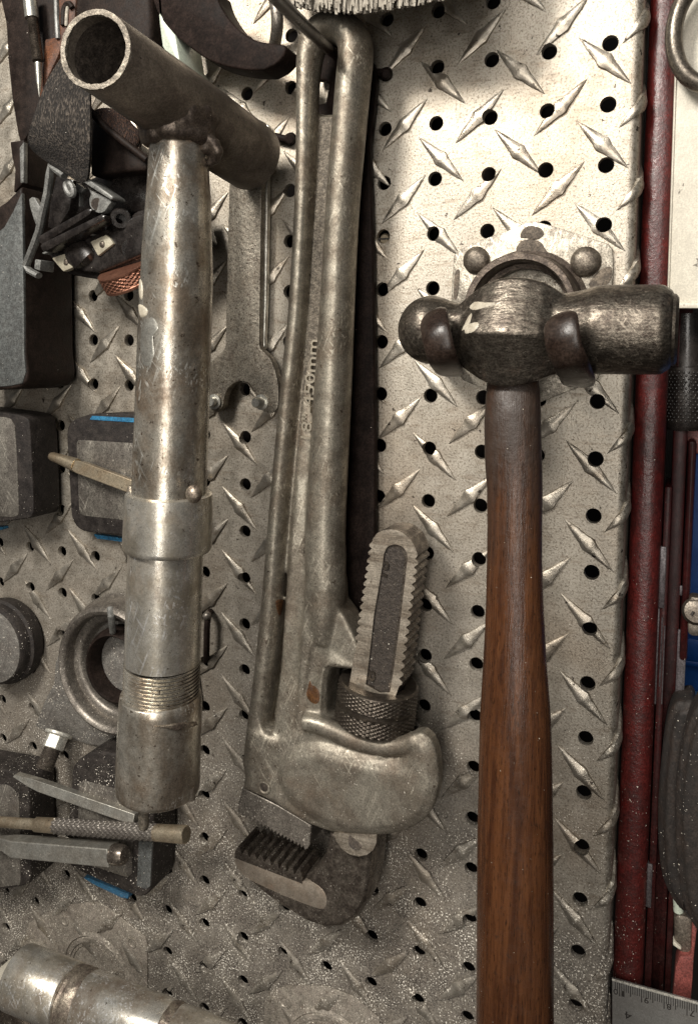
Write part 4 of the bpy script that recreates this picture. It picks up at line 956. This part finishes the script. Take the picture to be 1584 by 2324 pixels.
# dark disc tool bottom-left corner
t = thing('dark_cup', 'dark dirty cup edge below the pipe in the bottom left corner', 'cup', W(*N5(120, 640), 20))
q = W(*N5(110, 690), 26)
MB().lathe(q + Vector((0, .02, 0)), q, [(0, .012), (.012, .0155), (.0185, .0165), (.0200, .0160), (.0195, .0148), (.008, .0135)], 40).build('shell', M['jawdark'], t)
MB().pu(T(N5, [(-120, 415), (14, 420), (18, 480), (14, 560), (-120, 560)]), 30, 4).build('tag_plate', M['white'], None, bevel=.0006, label='white tag corner at the bottom of the left edge', cat='tag')

# ================================================================== headlamp with strap (left, behind the T handle)
t = thing('headlamp', 'black headlamp with folded strap and copper knurled ring beside the pipe tool', 'headlamp', W(180, 560, 20))
body_uv = T(M2, [(385, 960), (880, 668), (1030, 690), (1120, 800), (1330, 640), (1700, 520), (1800, 900), (1500, 1130), (985, 1345), (800, 1320), (640, 1290), (520, 1200), (430, 1090)])
b0 = [W(u, v, 44) for u, v in body_uv]
mb = MB(); mb.prism(at_h(inset(b0, .003), 44), 8); mb.prism(at_h(b0, 40), 10)
mb.build('housing', M['black'], t, 50, remesh=.0009, smooth=5)
MB().pu(T(M2, [(640, 460), (900, 330), (1500, 40), (1700, 60), (1700, 640), (1200, 700), (880, 660), (520, 860), (480, 760)]), 30, 6).build('battery_cover', M['black'], t, bevel=.002, seg=3)
for q_, h in (([(372, 918), (400, 900), (880, 628), (925, 640), (905, 690), (420, 1000), (395, 975)], 50), ([(398, 1005), (430, 975), (1010, 690), (1052, 700), (1048, 745), (470, 1060), (425, 1065)], 54)):
    MB().pu(T(M2, q_), h, h - 14).build('hood_rib', M['black'], t, bevel=.0008)
mb = MB(); mb.pu(T(M2, [(418, 1078), (660, 985), (900, 880), (1090, 775), (1095, 792), (905, 900), (665, 1002), (440, 1092)]), 47, 40)
mb.build('seam', M['greyplastic'], t, bevel=.0003)
for q_ in ([(520, 1132), (600, 1100), (684, 1078), (740, 1130), (795, 1192), (720, 1232), (636, 1268), (575, 1200)], [(905, 968), (985, 930), (1062, 896), (1105, 930), (1142, 985), (1060, 1050), (985, 1110), (945, 1040)]):
    MB().pu(T(M2, q_), 45.5, 42).build('emitter_pad', M['cream'], t, bevel=.0005)
    cx_, cy_ = sum(p[0] for p in q_) / 8, sum(p[1] for p in q_) / 8
    MB().ball(W(*M2(cx_ + 5, cy_ + 5), 45.6), .0017, .0007, .0017, 12, .15).build('emitter_chip', M['rivet'], t)
lens = [W(*M2(x, y), h) for x, y, h in ((700, 1000, 40), (770, 1070, 44), (850, 1150, 44), (900, 1200, 40))]
MB().tube(lens, [.0070, .0078, .0078, .0065], 24, [.0035, .0042, .0042, .003]).build('lens', M['black'], t, 60)
k0, k1 = W(*M2(1262, 1205), 40), W(*M2(1352, 1370), 35)
rr = mm(k0, 305 * .2255); Lk = (k1 - k0).length
kst = [(0, rr * .90), (.0002, rr)] + [(.001, rr)] + [(.0014 + (Lk - .0034) * i / 12, rr * .985) for i in range(13)] + [(Lk - .0016, rr), (Lk - .0005, rr), (Lk, rr * .95), (Lk, rr * .7), (Lk - .004, rr * .68)]
MB().lathe(k0, k1, kst, 96, knurl=((.0014, Lk - .0018),), kd=.0005).build('copper_ring', M['copper'], t, 12)
MB().lathe(W(*M2(1215, 735), 40), W(*M2(1215, 735), 48), [(0, .0052), (.006, .0052), (.008, .0045), (.008, .0024), (.002, .0022)], 28).build('hinge_eye', M['black'], t)
MB().lathe(W(*M2(1330, 1040), 36), W(*M2(1330, 1040), 44), [(0, .0058), (.006, .0058), (.008, .005), (.008, .0028), (.003, .0026)], 28).build('hinge_eye', M['black'], t)
# buckle frame and bracket
fr = [W(*M2(x, y), h) for x, y, h in ((650, 305, 50), (580, 255, 50), (515, 208, 50), (500, 300, 50), (478, 480, 49), (440, 640, 48), (395, 860, 47), (340, 1010, 46), (262, 1205, 45), (300, 1260, 45), (392, 1310, 45))]
MB().tube(fr, .0017, 8, .0024).build('buckle_frame', M['greyplastic'], t, 30)
MB().pu(T(M2, [(850, 335), (872, 322), (1128, 505), (1134, 530), (1112, 545), (845, 372)]), 52, 42).build('bracket', M['greyplastic'], t, bevel=.0006)
ear = MB().pu(cu(M2, [(880, 420), (925, 455), (1110, 548), (1092, 600), (1055, 655), (1005, 675), (945, 655), (908, 605), (900, 540), (915, 480)], 3, True), 47, 43).build('bracket_ear', M['greyplastic'], t, bevel=.0005)
MB().lathe(W(*M2(980, 588), 47), W(*M2(980, 588), 47.5), [(0, .0030), (.0004, .0029)], 20).build('bracket_hole', M['hole_dark'], t)  # dark disc on the ear in place of a shaded hole
MB().pu(T(M2, [(288, 535), (320, 515), (348, 520), (428, 655), (400, 800), (376, 850), (330, 720), (300, 620)]), 38, 35).build('side_tab', M['greyplastic'], t, bevel=.0006)
p = [W(*M2(705 + 42 * math.cos(a) * .8 + 20 * math.sin(a), 435 + 62 * math.sin(a)), 47) for a in [2 * math.pi * i / 20 for i in range(21)]]
MB().tube(p, .0016, 8).build('small_ring', M['greyplastic'], t)
MB().pu(T(M2, [(560, 300), (740, 340), (700, 640), (560, 860), (470, 820), (500, 560)]), 36, 18).build('back_plate', M['black'], t, bevel=.0012)
MB().pu(T(M2, [(765, 370), (845, 430), (830, 460), (805, 480), (803, 610), (792, 612), (792, 480), (765, 450)]), 40, 37).build('clip', M['greyplastic'], t, bevel=.0004)
MB().pu(T(M2, [(350, 1140), (410, 1150), (400, 1260), (340, 1240)]), 44, 34).build('catch', M['greyplastic'], t, bevel=.0006)
# strap: bent ribbon of elastic
def ribbon(rows, thick, mat, name, owner, n=5):
    L_ = cr([W(*a) for a, b_ in rows], n); R2 = cr([W(*b_) for a, b_ in rows], n); mb = MB(); k = len(L_); m = 6
    for sgn in (0, 1):
        vs = []
        for i in range(k):
            for j in range(m + 1):
                q = L_[i].lerp(R2[i], j / m); d1 = (L_[min(i + 1, k - 1)] - L_[max(i - 1, 0)]); nn = d1.cross(R2[i] - L_[i]).normalized()
                if nn.y > 0: nn = -nn
                vs.append(q + nn * (math.sin(math.pi * j / m) * .0010) - nn * (thick * sgn))
        mb.add(vs, [(i * (m + 1) + j, i * (m + 1) + j + 1, (i + 1) * (m + 1) + j + 1, (i + 1) * (m + 1) + j) for i in range(k - 1) for j in range(m)])
    o = k * (m + 1); fs = []
    for i in range(k - 1):
        for j in (0, m): fs.append((i * (m + 1) + j, (i + 1) * (m + 1) + j, o + (i + 1) * (m + 1) + j, o + i * (m + 1) + j))
    for i in (0, k - 1):
        for j in range(m): fs.append((i * (m + 1) + j, i * (m + 1) + j + 1, o + i * (m + 1) + j + 1, o + i * (m + 1) + j))
    mb.f += fs
    return mb.build(name, mat, owner, 60)
q = lambda x, y, h: (*ZA(x, y), h)
ribbon([(q(318, 300, 60), q(470, 440, 60)), (q(255, 400, 64), q(470, 520, 62)), (q(205, 520, 67), q(472, 640, 63)), (q(162, 650, 67), q(470, 740, 62)), (q(145, 735, 62), q(468, 820, 60)), (q(185, 800, 55), q(462, 890, 56)), (q(300, 880, 52), q(455, 930, 54)), (q(436, 968, 50), q(445, 965, 50))], .0018, M['strap'], 'strap', t)
ribbon([(q(472, 590, 48), q(560, 560, 42)), (q(560, 660, 48), q(640, 580, 40)), (q(640, 720, 46), q(690, 640, 38)), (q(700, 770, 42), q(735, 690, 36)), (q(730, 800, 38), q(738, 740, 32))], .0016, M['strap_brown'], 'strap_loop', t)
MB().pu(T(ZA, [(470, 600), (600, 690), (720, 780), (775, 830), (765, 890), (600, 900), (470, 920)]), 40, 20).build('strap_pad', M['darkleather'], t, bevel=.002, seg=3)
MB().tube(cr([W(*ZA(x, y), h) for x, y, h in ((470, 575, 50), (500, 610, 50), (560, 670, 48), (650, 740, 46), (770, 835, 44))], 4), .0018, 8).build('strap_cord', M['darkleather'], t, 60)

# ================================================================== things at the upper left edge
t = thing('tool_case', 'tall black case with a dusty grey front at the left edge', 'tool case', W(40, 640, 10))
MB().pu([(-120, 440)] + T(M2, [(-60, 640), (60, 560), (215, 400), (232, 700), (240, 1150), (252, 1800)]) + [(58, 800), (63, 845), (60, 866), (48, 878), (20, 884), (-120, 890)], 40, 4).build('shell', M['darkleather'], t, bevel=.0016, seg=3)
MB().pu([(-120, 560)] + T(M2, [(-60, 900), (40, 820), (130, 660), (216, 470), (222, 700), (230, 1150), (240, 1800)]) + [(54, 800), (58, 843), (50, 870), (20, 876), (-120, 884)], 40.6, 38).build('front_face', M['greyface'], t, bevel=.0005)
MB().pu(T(M2, [(100, -40), (240, -60), (240, 380), (215, 392), (150, 460), (135, 470), (150, 240), (120, 120)]), 30, 6).build('case_neck', M['darkleather'], t, bevel=.001)
MB().pu(T(M2, [(195, 20), (238, -40), (236, 370), (205, 375)]), 31, 28).build('neck_edge', M['greyplastic'], t, bevel=.0004)
MB().pu(T(ZA, [(-10, -60), (290, -60), (290, 240), (262, 360), (225, 480), (206, 560), (180, 640), (150, 690), (108, 760), (90, 690), (62, 520), (42, 330), (30, 120)]), 16, 3).build('knife_sheath', M['darkleather'], None, bevel=.0012,
    label='long dark leather sheath hanging at the top left corner', cat='sheath')
t = thing('leather_pouch', 'stitched brown leather pouch strip behind the open pipe mouth', 'pouch', W(*ZA(320, 150), 8))
MB().pu(T(ZA, [(292, -60), (400, -60), (392, 60), (388, 140), (330, 220), (298, 300), (250, 400), (215, 560), (205, 500), (222, 330), (232, 200), (286, 190)]), 20, 3).build('hide', M['leather'], t, bevel=.0012)
for i in range(12):
    a = W(*ZA(352 - i * .5, 22 + i * 9), 20.6); MB().ball(a, .0011, .0008, .0016, 8).build('stitch', M['bristle'], t)
MB().tube(cr([W(*ZA(x, y), 20.5) for x, y in ((332, 130), (334, 60), (346, 25), (365, 18), (380, 40))], 4), .0016, 8).build('piping', M['darkleather'], t)
MB().tube(cr([W(*ZA(x, y), 20.5) for x, y in ((294, -40), (297, 60), (300, 130), (304, 200))], 4), .0014, 8).build('piping', M['greyplastic'], t)
MB().pu(T(ZA, [(392, -60), (782, -60), (790, 60), (792, 190), (760, 260), (600, 330), (420, 300), (385, 150)]), 32, 4).build('black_pouch', M['darkleather'], None, bevel=.003, seg=3,
    label='black pouch hanging behind the open mouth of the T handle', cat='pouch')
t = thing('scriber', 'thin tool with bright sleeve, threaded shank and tapered tip in the top left corner', 'scriber', W(*M1(360, 300), 24))
pt = [W(*M1(x, y), 24) for x, y in ((310, -60), (336, 185), (345, 200), (400, 650), (412, 1010))]
w_ = lambda i, px: mm(pt[i], px * .2168)
MB().tube(pt[:2], [w_(0, 72), w_(1, 72)], 20).build('sleeve', M['chisel'], t)
Lt = (pt[3] - pt[2]).length; pr = []
for i in range(34): pr += [(Lt * i / 34, w_(2, 50)), (Lt * (i + .5) / 34, w_(2, 56))]
MB().lathe(pt[2] - (pt[3] - pt[2]) * .03, pt[3], pr, 24).build('threaded_shank', M['jawdark'], t, 20)
MB().tube([pt[3], pt[3].lerp(pt[4], .5), pt[4]], [w_(3, 36), w_(3, 28), w_(4, 3)], 18).build('tip', M['chisel'], t, 60)
MB().pu(T(N1, [(60, -60), (110, -60), (130, 200), (180, 270), (250, 355), (292, 610), (400, 760), (300, 760), (115, 480), (85, 250)]), 34, 12).build('pale_bar', M['pale'], None, bevel=.0008,
    label='pale green bar end between the T handle and the black curved blade', cat='bar')
MB().pu(T(N1, [(-30, 60), (30, 80), (55, 130), (75, 240), (112, 470), (60, 470), (-30, 380)]), 14, 3).build('thin_rod_guard', M['greyplastic'], None, bevel=.0008,
    label='thin grey strip beside the pale green bar', cat='strip')
crv = cu(N1, [(-20, -120), (18, 0), (60, 115), (130, 232), (250, 362), (400, 485), (560, 598), (720, 668), (870, 705), (1020, 725), (1180, 728)], 3) + cu(N1, [(1290, 672), (1365, 600), (1405, 520), (1398, 478), (1360, 455), (1150, 428), (1040, 388), (900, 288), (820, 198), (760, 108), (705, 0), (670, -120)], 3)
MB().pu(crv, 34, 20).build('curved_blade', M['blackmetal'], None, bevel=.0014, seg=3,
    label='black curved sickle shaped blade at the top edge left of the wrench', cat='blade')

# ================================================================== brush at the top edge
t = thing('brush', 'brush with stiff grey bristles poking down at the top edge', 'brush', W(820, -60, 40))
MB().tube([W(640, -170, 36), W(1050, -200, 36)], .016, 20, .016).build('brush_block', M['wood'], t)
br = MB(); rnd = random.Random(3)
tip = cr([(636, 0, 0), (668, 14, 0), (704, 22, 0), (760, 30, 0), (820, 30, 0), (880, 24, 0), (940, 12, 0), (1000, 0, 0), (1080, -14, 0)], 12)
for i in range(2200):
    q = tip[rnd.randrange(len(tip))]; u = q.x + rnd.uniform(-6, 6); h = rnd.uniform(20, 50)
    v = q.y - abs(rnd.gauss(0, 17)) * (1 if rnd.random() < .65 else 2.2) + rnd.uniform(-3, 3)
    e = W(u, v, h); tp = e + Vector((rnd.uniform(-.006, .006) + (u - 820) * .00002, rnd.uniform(-.003, .003), .042))
    r = rnd.uniform(.00035, .00065); a, b_, c_ = Vector((r, 0, 0)), Vector((-r * .5, r * .87, 0)), Vector((-r * .5, -r * .87, 0))
    md = e.lerp(tp, .4) + Vector((rnd.uniform(-.0016, .0016), rnd.uniform(-.001, .001), 0))
    br.add([e + a, e + b_, e + c_, md + a, md + b_, md + c_, tp + a, tp + b_, tp + c_], [(0, 1, 2), (0, 3, 4, 1), (1, 4, 5, 2), (2, 5, 3, 0), (3, 6, 7, 4), (4, 7, 8, 5), (5, 8, 6, 3)])
br.build('bristles', M['bristle'], t, 60)

# ================================================================== right of the panel: red stand and what hangs on it
def vx(u, v, h): return W(u, v, h).x * 1000
def vpost(u0, v0, u1, v1, h1, h0, z0, z1): return vx(u0, v0, h1), vx(u1, v1, h1), h0, h1, z0, z1
t = thing('red_post', 'pebbled red painted steel post directly right of the panel', 'post', W(1480, 1500, -20))
xa, xb = 14.5, vx(1497, 1305, -9)
MB().box(xa, xb, -40, -9, -560, 120).build('tube', M['red'], t, 40, bevel=.0055, seg=5)
xb2 = vx(1518, 1305, -14)
mb = MB(); mb.box(xb + .4, xb2, -44, -15, -560, -190); mb.build('web_strip', M['darkred'], t, 40, bevel=.001)
for (u, v0, v1, w) in ((1500, 1010, 1160, 9), (1503, 1240, 1380, 20), (1495, 1380, 1600, 6), (1503, 1400, 1560, 3), (1509, 1420, 1600, 3), (1474, 1960, 2060, 16)):
    p = W(u, v0, -15); p2 = W(u, v1, -15)
    MB().box(p.x * 1000 - w * .09, p.x * 1000 + w * .09, -18, -14.4, p2.z * 1000, p.z * 1000).build('chipped_strip', M['bare'], t, 40, bevel=.0004)
t = thing('red_channel', 'darker red steel channel with chipped edges to the right of the post', 'channel', W(1530, 1500, -25))
x2, x3 = vx(1514, 1305, -24), vx(1547, 1305, -24)
MB().box(x2, x3, -60, -24, -560, -100).build('web', M['darkred'], t, 40, bevel=.001)
MB().box(x3 + .3, x3 + 3.0, -60, -22.5, -560, -250).build('flange_edge', M['darkred'], t, 40, bevel=.0006)
for (v0, v1) in ((1330, 1352), (1430, 1640)):
    MB().box(x3 - .6, x3 + 3.2, -23.5, -22, W(1545, v1, -22).z * 1000, W(1545, v0, -22).z * 1000).build('bare_edge', M['bare'], t, 40, bevel=.0003)
x4, x5 = vx(1554, 1200, -20), vx(1573, 1200, -20)
MB().box(x4, x5, -34, -20, W(1560, 1503, -20).z * 1000, W(1560, 1000, -20).z * 1000).build('red_bar', M['darkred'], None, 40, bevel=.0015,
    label='short thin red bar in front of the blue crate at the right edge', cat='bar')
MB().pu([(1548, 968), (1640, 960), (1640, 1030), (1572, 1030), (1560, 1004), (1550, 1010)], -42, -60).build('pink_tab', M['pink'], None, bevel=.001,
    label='small pink tab under the black grip at the right edge', cat='tab')
# white board and the ring hanging on it
t = thing('white_board', 'off white painted board with a bright lower rim at the top right corner', 'board', W(1560, 400, -6))
MB().pu([(1539, -60), (1536, 0), (1524, 360), (1513, 692), (1760, 694), (1760, -60)], -6, -24).build('board', M['white'], t, bevel=.0012, seg=3)
MB().pu([(1513.5, 686), (1760, 688), (1760, 700), (1513, 699)], -4.6, -10).build('rim', M['white'], t, bevel=.0006)
MB().pu([(1537, 12), (1541, 12), (1518, 684), (1514.5, 684)], -5.2, -10).build('edge_strip', M['white'], t, bevel=.0004)
c = W(1618, 66, 4)
p = [c + Vector((math.cos(a) * .0145, 0, math.sin(a) * .0215)) for a in [2 * math.pi * i / 48 for i in range(49)]]
MB().tube(p, .0034, 18, .0042, caps=False).build('steel_ring', M['ring'], None, 60, label='thick dull steel ring in front of the white board', cat='ring')
# black grip and the dark gap under the board
t = thing('black_grip', 'black grip with textured sleeve below the white board', 'grip', W(1550, 850, -14))
q0, q1 = W(1560, 712, -30), W(1556, 975, -30)
rg = mm(q0, 46)
MB().tube([q0, q0.lerp(q1, .45), q0.lerp(q1, .46), q1.lerp(q0, .04), q1], [rg * .72, rg * .75, rg, rg, rg * .85], 30).build('handle', M['black'], t, 40)
mb = MB(); ax = (q1 - q0).normalized()
for i in range(16):
    for j in range(9):
        a = -1.9 + j * .22 + (i % 2) * .11
        d = Vector((math.sin(a + .9), -math.cos(a + .9), 0)); pz = q0 + ax * ((q1 - q0).length * (.50 + .44 * i / 16)); pz = pz + d * (rg * 1.0)
        mb.ball(pz, .00055, .00055, .0007, 6)
mb.build('nubs', M['black'], t, 60)
# blue crate far behind
t = thing('blue_crate', 'blue plastic crate in the background at the right edge', 'crate', W(1580, 1400, -150))
xl = vx(1551, 1400, -150)
zt, zb_ = W(1580, 1030, -150).z * 1000, W(1580, 1640, -150).z * 1000
MB().box(xl, xl + 160, -230, -150, zb_, zt).build('side', M['bluebox'], t, 40, bevel=.002)
for v0, v1, m_ in ((1376, 1400, 'white'), (1448, 1500, 'bluebox'), (1498, 1512, 'bluebox'), (1575, 1610, 'bluelite')):
    za, zb2 = W(1580, v1, -146).z * 1000, W(1580, v0, -146).z * 1000
    MB().box(xl - .5, xl + 150, -152, -143 if m_ != 'bluelite' else -140, za, zb2).build('ridge', M[m_], t, 40, bevel=.0015)
# thumb screw clip
t = thing('thumb_screw', 'grey metal thumb screw on the thin red bar', 'thumb screw', W(1570, 1390, -14))
MB().lathe(W(1580, 1388, -20), W(1580, 1388, -9), [(0, .0044), (.004, .0060), (.008, .0060), (.0105, .0048), (.011, .002)], 28).build('knob', M['ring'], t, 40)
MB().pu(cu(M6, [(560, 580), (640, 605), (760, 640), (760, 760), (640, 782), (585, 765), (555, 720)], 3, True), -12, -19).build('wing', M['ring'], t, bevel=.0008)
MB().pu(T(M6, [(560, 330), (600, 285), (760, 300), (760, 350), (580, 350)]), -11, -19).build('wing', M['ring'], t, bevel=.0008)
MB().tube([W(*M6(625, 470), -8.8), W(*M6(600, 520), -8.6)], .0006, 8).build('slot_mark', M['ink'], t)
# worn brown pads
def padd(label, uv, h1, h0):
    w0 = [W(u, v, h1) for u, v in cu(None, uv, 4, True)]
    mb = MB(); mb.prism(at_h(inset(w0, .0030), h1), h0); mb.prism(at_h(w0, h1 - 3), h0 + 2)
    return mb.build('brown_pad', M['brownpad'], None, 60, remesh=.0012, smooth=4, label=label, cat='pad', group='worn brown pads by the red post')
padd('narrow worn dark brown pad leaning against the red channel', [(1530, 1605), (1552, 1600), (1580, 1612), (1590, 1800), (1580, 2000), (1560, 2080), (1530, 2060), (1500, 1990), (1492, 1860), (1500, 1740), (1512, 1650)], -6, -30)
padd('large brown dusty pad cut off by the right frame edge', [(1572, 1625), (1640, 1590), (1700, 1800), (1680, 2060), (1610, 2140), (1572, 2110), (1545, 2040), (1532, 1900), (1538, 1760)], 8, -12)
# clamp at the lower right
t = thing('spring_clamp', 'salmon plastic clamp with a grey block at the lower right corner', 'clamp', W(1555, 2180, -20))
MB().pu(T(M7, [(1180, 1255), (1330, 1262), (1362, 1200), (1372, 800), (1400, 752), (1440, 760), (1452, 830), (1400, 1300), (1385, 1600), (1355, 1990), (1060, 1990), (1115, 1420)]), -14, -24).build('jaw', M['pink'], t, bevel=.0012)
MB().pu(T(M7, [(1082, 640), (1150, 600), (1280, 625), (1385, 680), (1368, 1215), (1340, 1250), (1190, 1210), (1090, 1040)]), -17, -40).build('block', M['rivet'], t, bevel=.002)
MB().pu(T(M7, [(1072, 1025), (1100, 1030), (1208, 1130), (1200, 1158), (1165, 1148), (1072, 1080)]), -15.5, -20).build('pad_edge', M['white'], t, bevel=.0005)
MB().tube([W(*M7(1150, 300), -20), W(*M7(1160, 540), -20)], .0022, 14).build('spring_rod', M['pale'], t)

# ================================================================== steel ruler, upside down
HR_ = -5.6
U = lambda x, y: W(*M7(x, y), HR_)
t = thing('steel_ruler', 'upside down steel ruler with black centimetre marks at the bottom right', 'ruler', U(700, 1900))
e0, e1 = U(60, 1592), U(1600, 2022)
ex = (e1 - e0).normalized(); ez = Vector((ex.z, 0, -ex.x))
if ez.z > 0: ez = -ez
o = W(*M7(225, 1640), HR_); o = e0 + ex * (o - e0).dot(ex)         # the 10 cm line
start = Vector((0, 0, 0))
s0 = (14.8e-3 - o.x) / ex.x
cm_ = (W(*M7(1295, 1960), HR_) - W(*M7(225, 1640), HR_)).length / 3
mb = MB(); A = o + ex * s0; B = o + ex * .085; Wd = .028
mb.prism([A, B, B + ez * Wd, A + ez * Wd], -HR_ * -1 - 1.0)
mb.build('blade', M['ruler'], t, 30, bevel=.00015, seg=1)
MB().prism([q + OUT * .0002 for q in (A, B, B + ez * .0010, A + ez * .0010)], HR_ - .6).build('bright_edge', M['brightbolt'], t)
tk = MB()
for i in range(-3, 80):
    x = i * cm_ / 10
    if x < s0 + .0006 or x > .083: continue
    ln = .0062 if i % 10 == 0 else .0050 if i % 5 == 0 else .0036
    w_ = .00016 if i % 5 else .00019
    q = o + ex * x + ez * .0013 + OUT * .00012
    tk.prism([q - ex * w_, q + ex * w_, q + ex * w_ + ez * ln, q - ex * w_ + ez * ln], HR_ - .2)
tk.build('scale_marks', M['ink'], t)
def num(body, x, y, w_, h_):
    if x < s0: pass
    q0 = o + ex * (x + w_) + ez * y + OUT * .0001; q1 = o + ex * x + ez * y + OUT * .0001
    text_mesh(body, q0, q1, h_, .0002, M['ink'], 'numeral', t)
for i, b_ in ((1, '9'), (2, '8'), (3, '7')): num(b_, i * cm_ + .0011, .0046, .0019, .0026)
num('1', .0008, .0046, .0013, .0026); num('0', -.0027, .0046, .0020, .0026)
num('4', .0022, .0140, .0030, .0033)

# ================================================================== camera
cam = bpy.data.cameras.new('camera'); co = bpy.data.objects.new('camera', cam); COL.objects.link(co)
rx, ry, rz = Vector(R[0]), Vector(R[1]), Vector(R[2])
m = Matrix.Identity(4)
for i in range(3):
    m[i][0] = rx[i]; m[i][1] = -ry[i]; m[i][2] = -rz[i]; m[i][3] = CAM[i] * .001
co.matrix_world = m
cam.sensor_fit = 'HORIZONTAL'; cam.sensor_width = 36; cam.lens = FPX / 1584 * 36
cam.shift_x = 0; cam.shift_y = (PPY - 1162) / 1584
cam.clip_start = .01; cam.clip_end = 20
cam.dof.use_dof = False
SC.camera = co

# ================================================================== light: workshop lamps / window light from the upper left front
w = bpy.data.worlds.new('World'); SC.world = w; w.use_nodes = True
nt = w.node_tree; nt.nodes.clear()
bg = nt.nodes.new('ShaderNodeBackground'); ou = nt.nodes.new('ShaderNodeOutputWorld'); nt.links.new(bg.outputs[0], ou.inputs[0])
tc = nt.nodes.new('ShaderNodeTexCoord'); sx = nt.nodes.new('ShaderNodeSeparateXYZ'); nt.links.new(tc.outputs['Generated'], sx.inputs[0])
cr2 = nt.nodes.new('ShaderNodeValToRGB'); mr = nt.nodes.new('ShaderNodeMapRange'); mr.inputs[1].default_value = -1; mr.inputs[2].default_value = 1
nt.links.new(sx.outputs[2], mr.inputs[0]); nt.links.new(mr.outputs[0], cr2.inputs[0])
e = cr2.color_ramp.elements; e[0].position = .18; e[0].color = (.020, .013, .010, 1); e[1].position = .85; e[1].color = (.19, .20, .21, 1)
k = cr2.color_ramp.elements.new(.5); k.color = (.060, .060, .063, 1)
vd = nt.nodes.new('ShaderNodeVectorMath'); vd.operation = 'DOT_PRODUCT'; vd.inputs[1].default_value = Vector((.16, -1, .10)).normalized()
nt.links.new(tc.outputs['Generated'], vd.inputs[0])
md = nt.nodes.new('ShaderNodeMapRange'); md.interpolation_type = 'SMOOTHSTEP'; md.inputs[1].default_value = .66; md.inputs[2].default_value = .96; md.inputs[3].default_value = 0; md.inputs[4].default_value = 1
nt.links.new(vd.outputs['Value'], md.inputs[0])
mxw = nt.nodes.new('ShaderNodeMix'); mxw.data_type = 'RGBA'; nt.links.new(md.outputs[0], mxw.inputs[0]); nt.links.new(cr2.outputs[0], mxw.inputs[6]); mxw.inputs[7].default_value = (.44, .415, .375, 1)
nt.links.new(mxw.outputs[2], bg.inputs[0]); bg.inputs[1].default_value = .62
def lamp(name, loc, target, size, power, col, sy=None):
    l = bpy.data.lights.new(name, 'AREA'); l.energy = power; l.color = col; l.size = size
    if sy: l.shape = 'RECTANGLE'; l.size_y = sy
    ob = bpy.data.objects.new(name, l); COL.objects.link(ob); ob.location = loc
    ob.rotation_euler = (Vector(target) - Vector(loc)).to_track_quat('-Z', 'Y').to_euler(); return ob
lamp('window_lamp', (-.34, -.72, .38), (-.10, 0, -.10), .22, 10.5, (1, .95, .87))
lamp('front_lamp', (.06, -.86, .02), (-.14, 0, -.22), .24, 5.2, (1, .95, .88), 1.10)  # tall lamp added in front, stretched down to brighten the lower half

SC.view_settings.view_transform = 'Standard'; SC.view_settings.look = 'None'
SC.view_settings.exposure = .10; SC.view_settings.gamma = 1
SC.view_settings.use_curve_mapping = False
SC.cycles.max_bounces = 6; SC.cycles.use_denoising = True
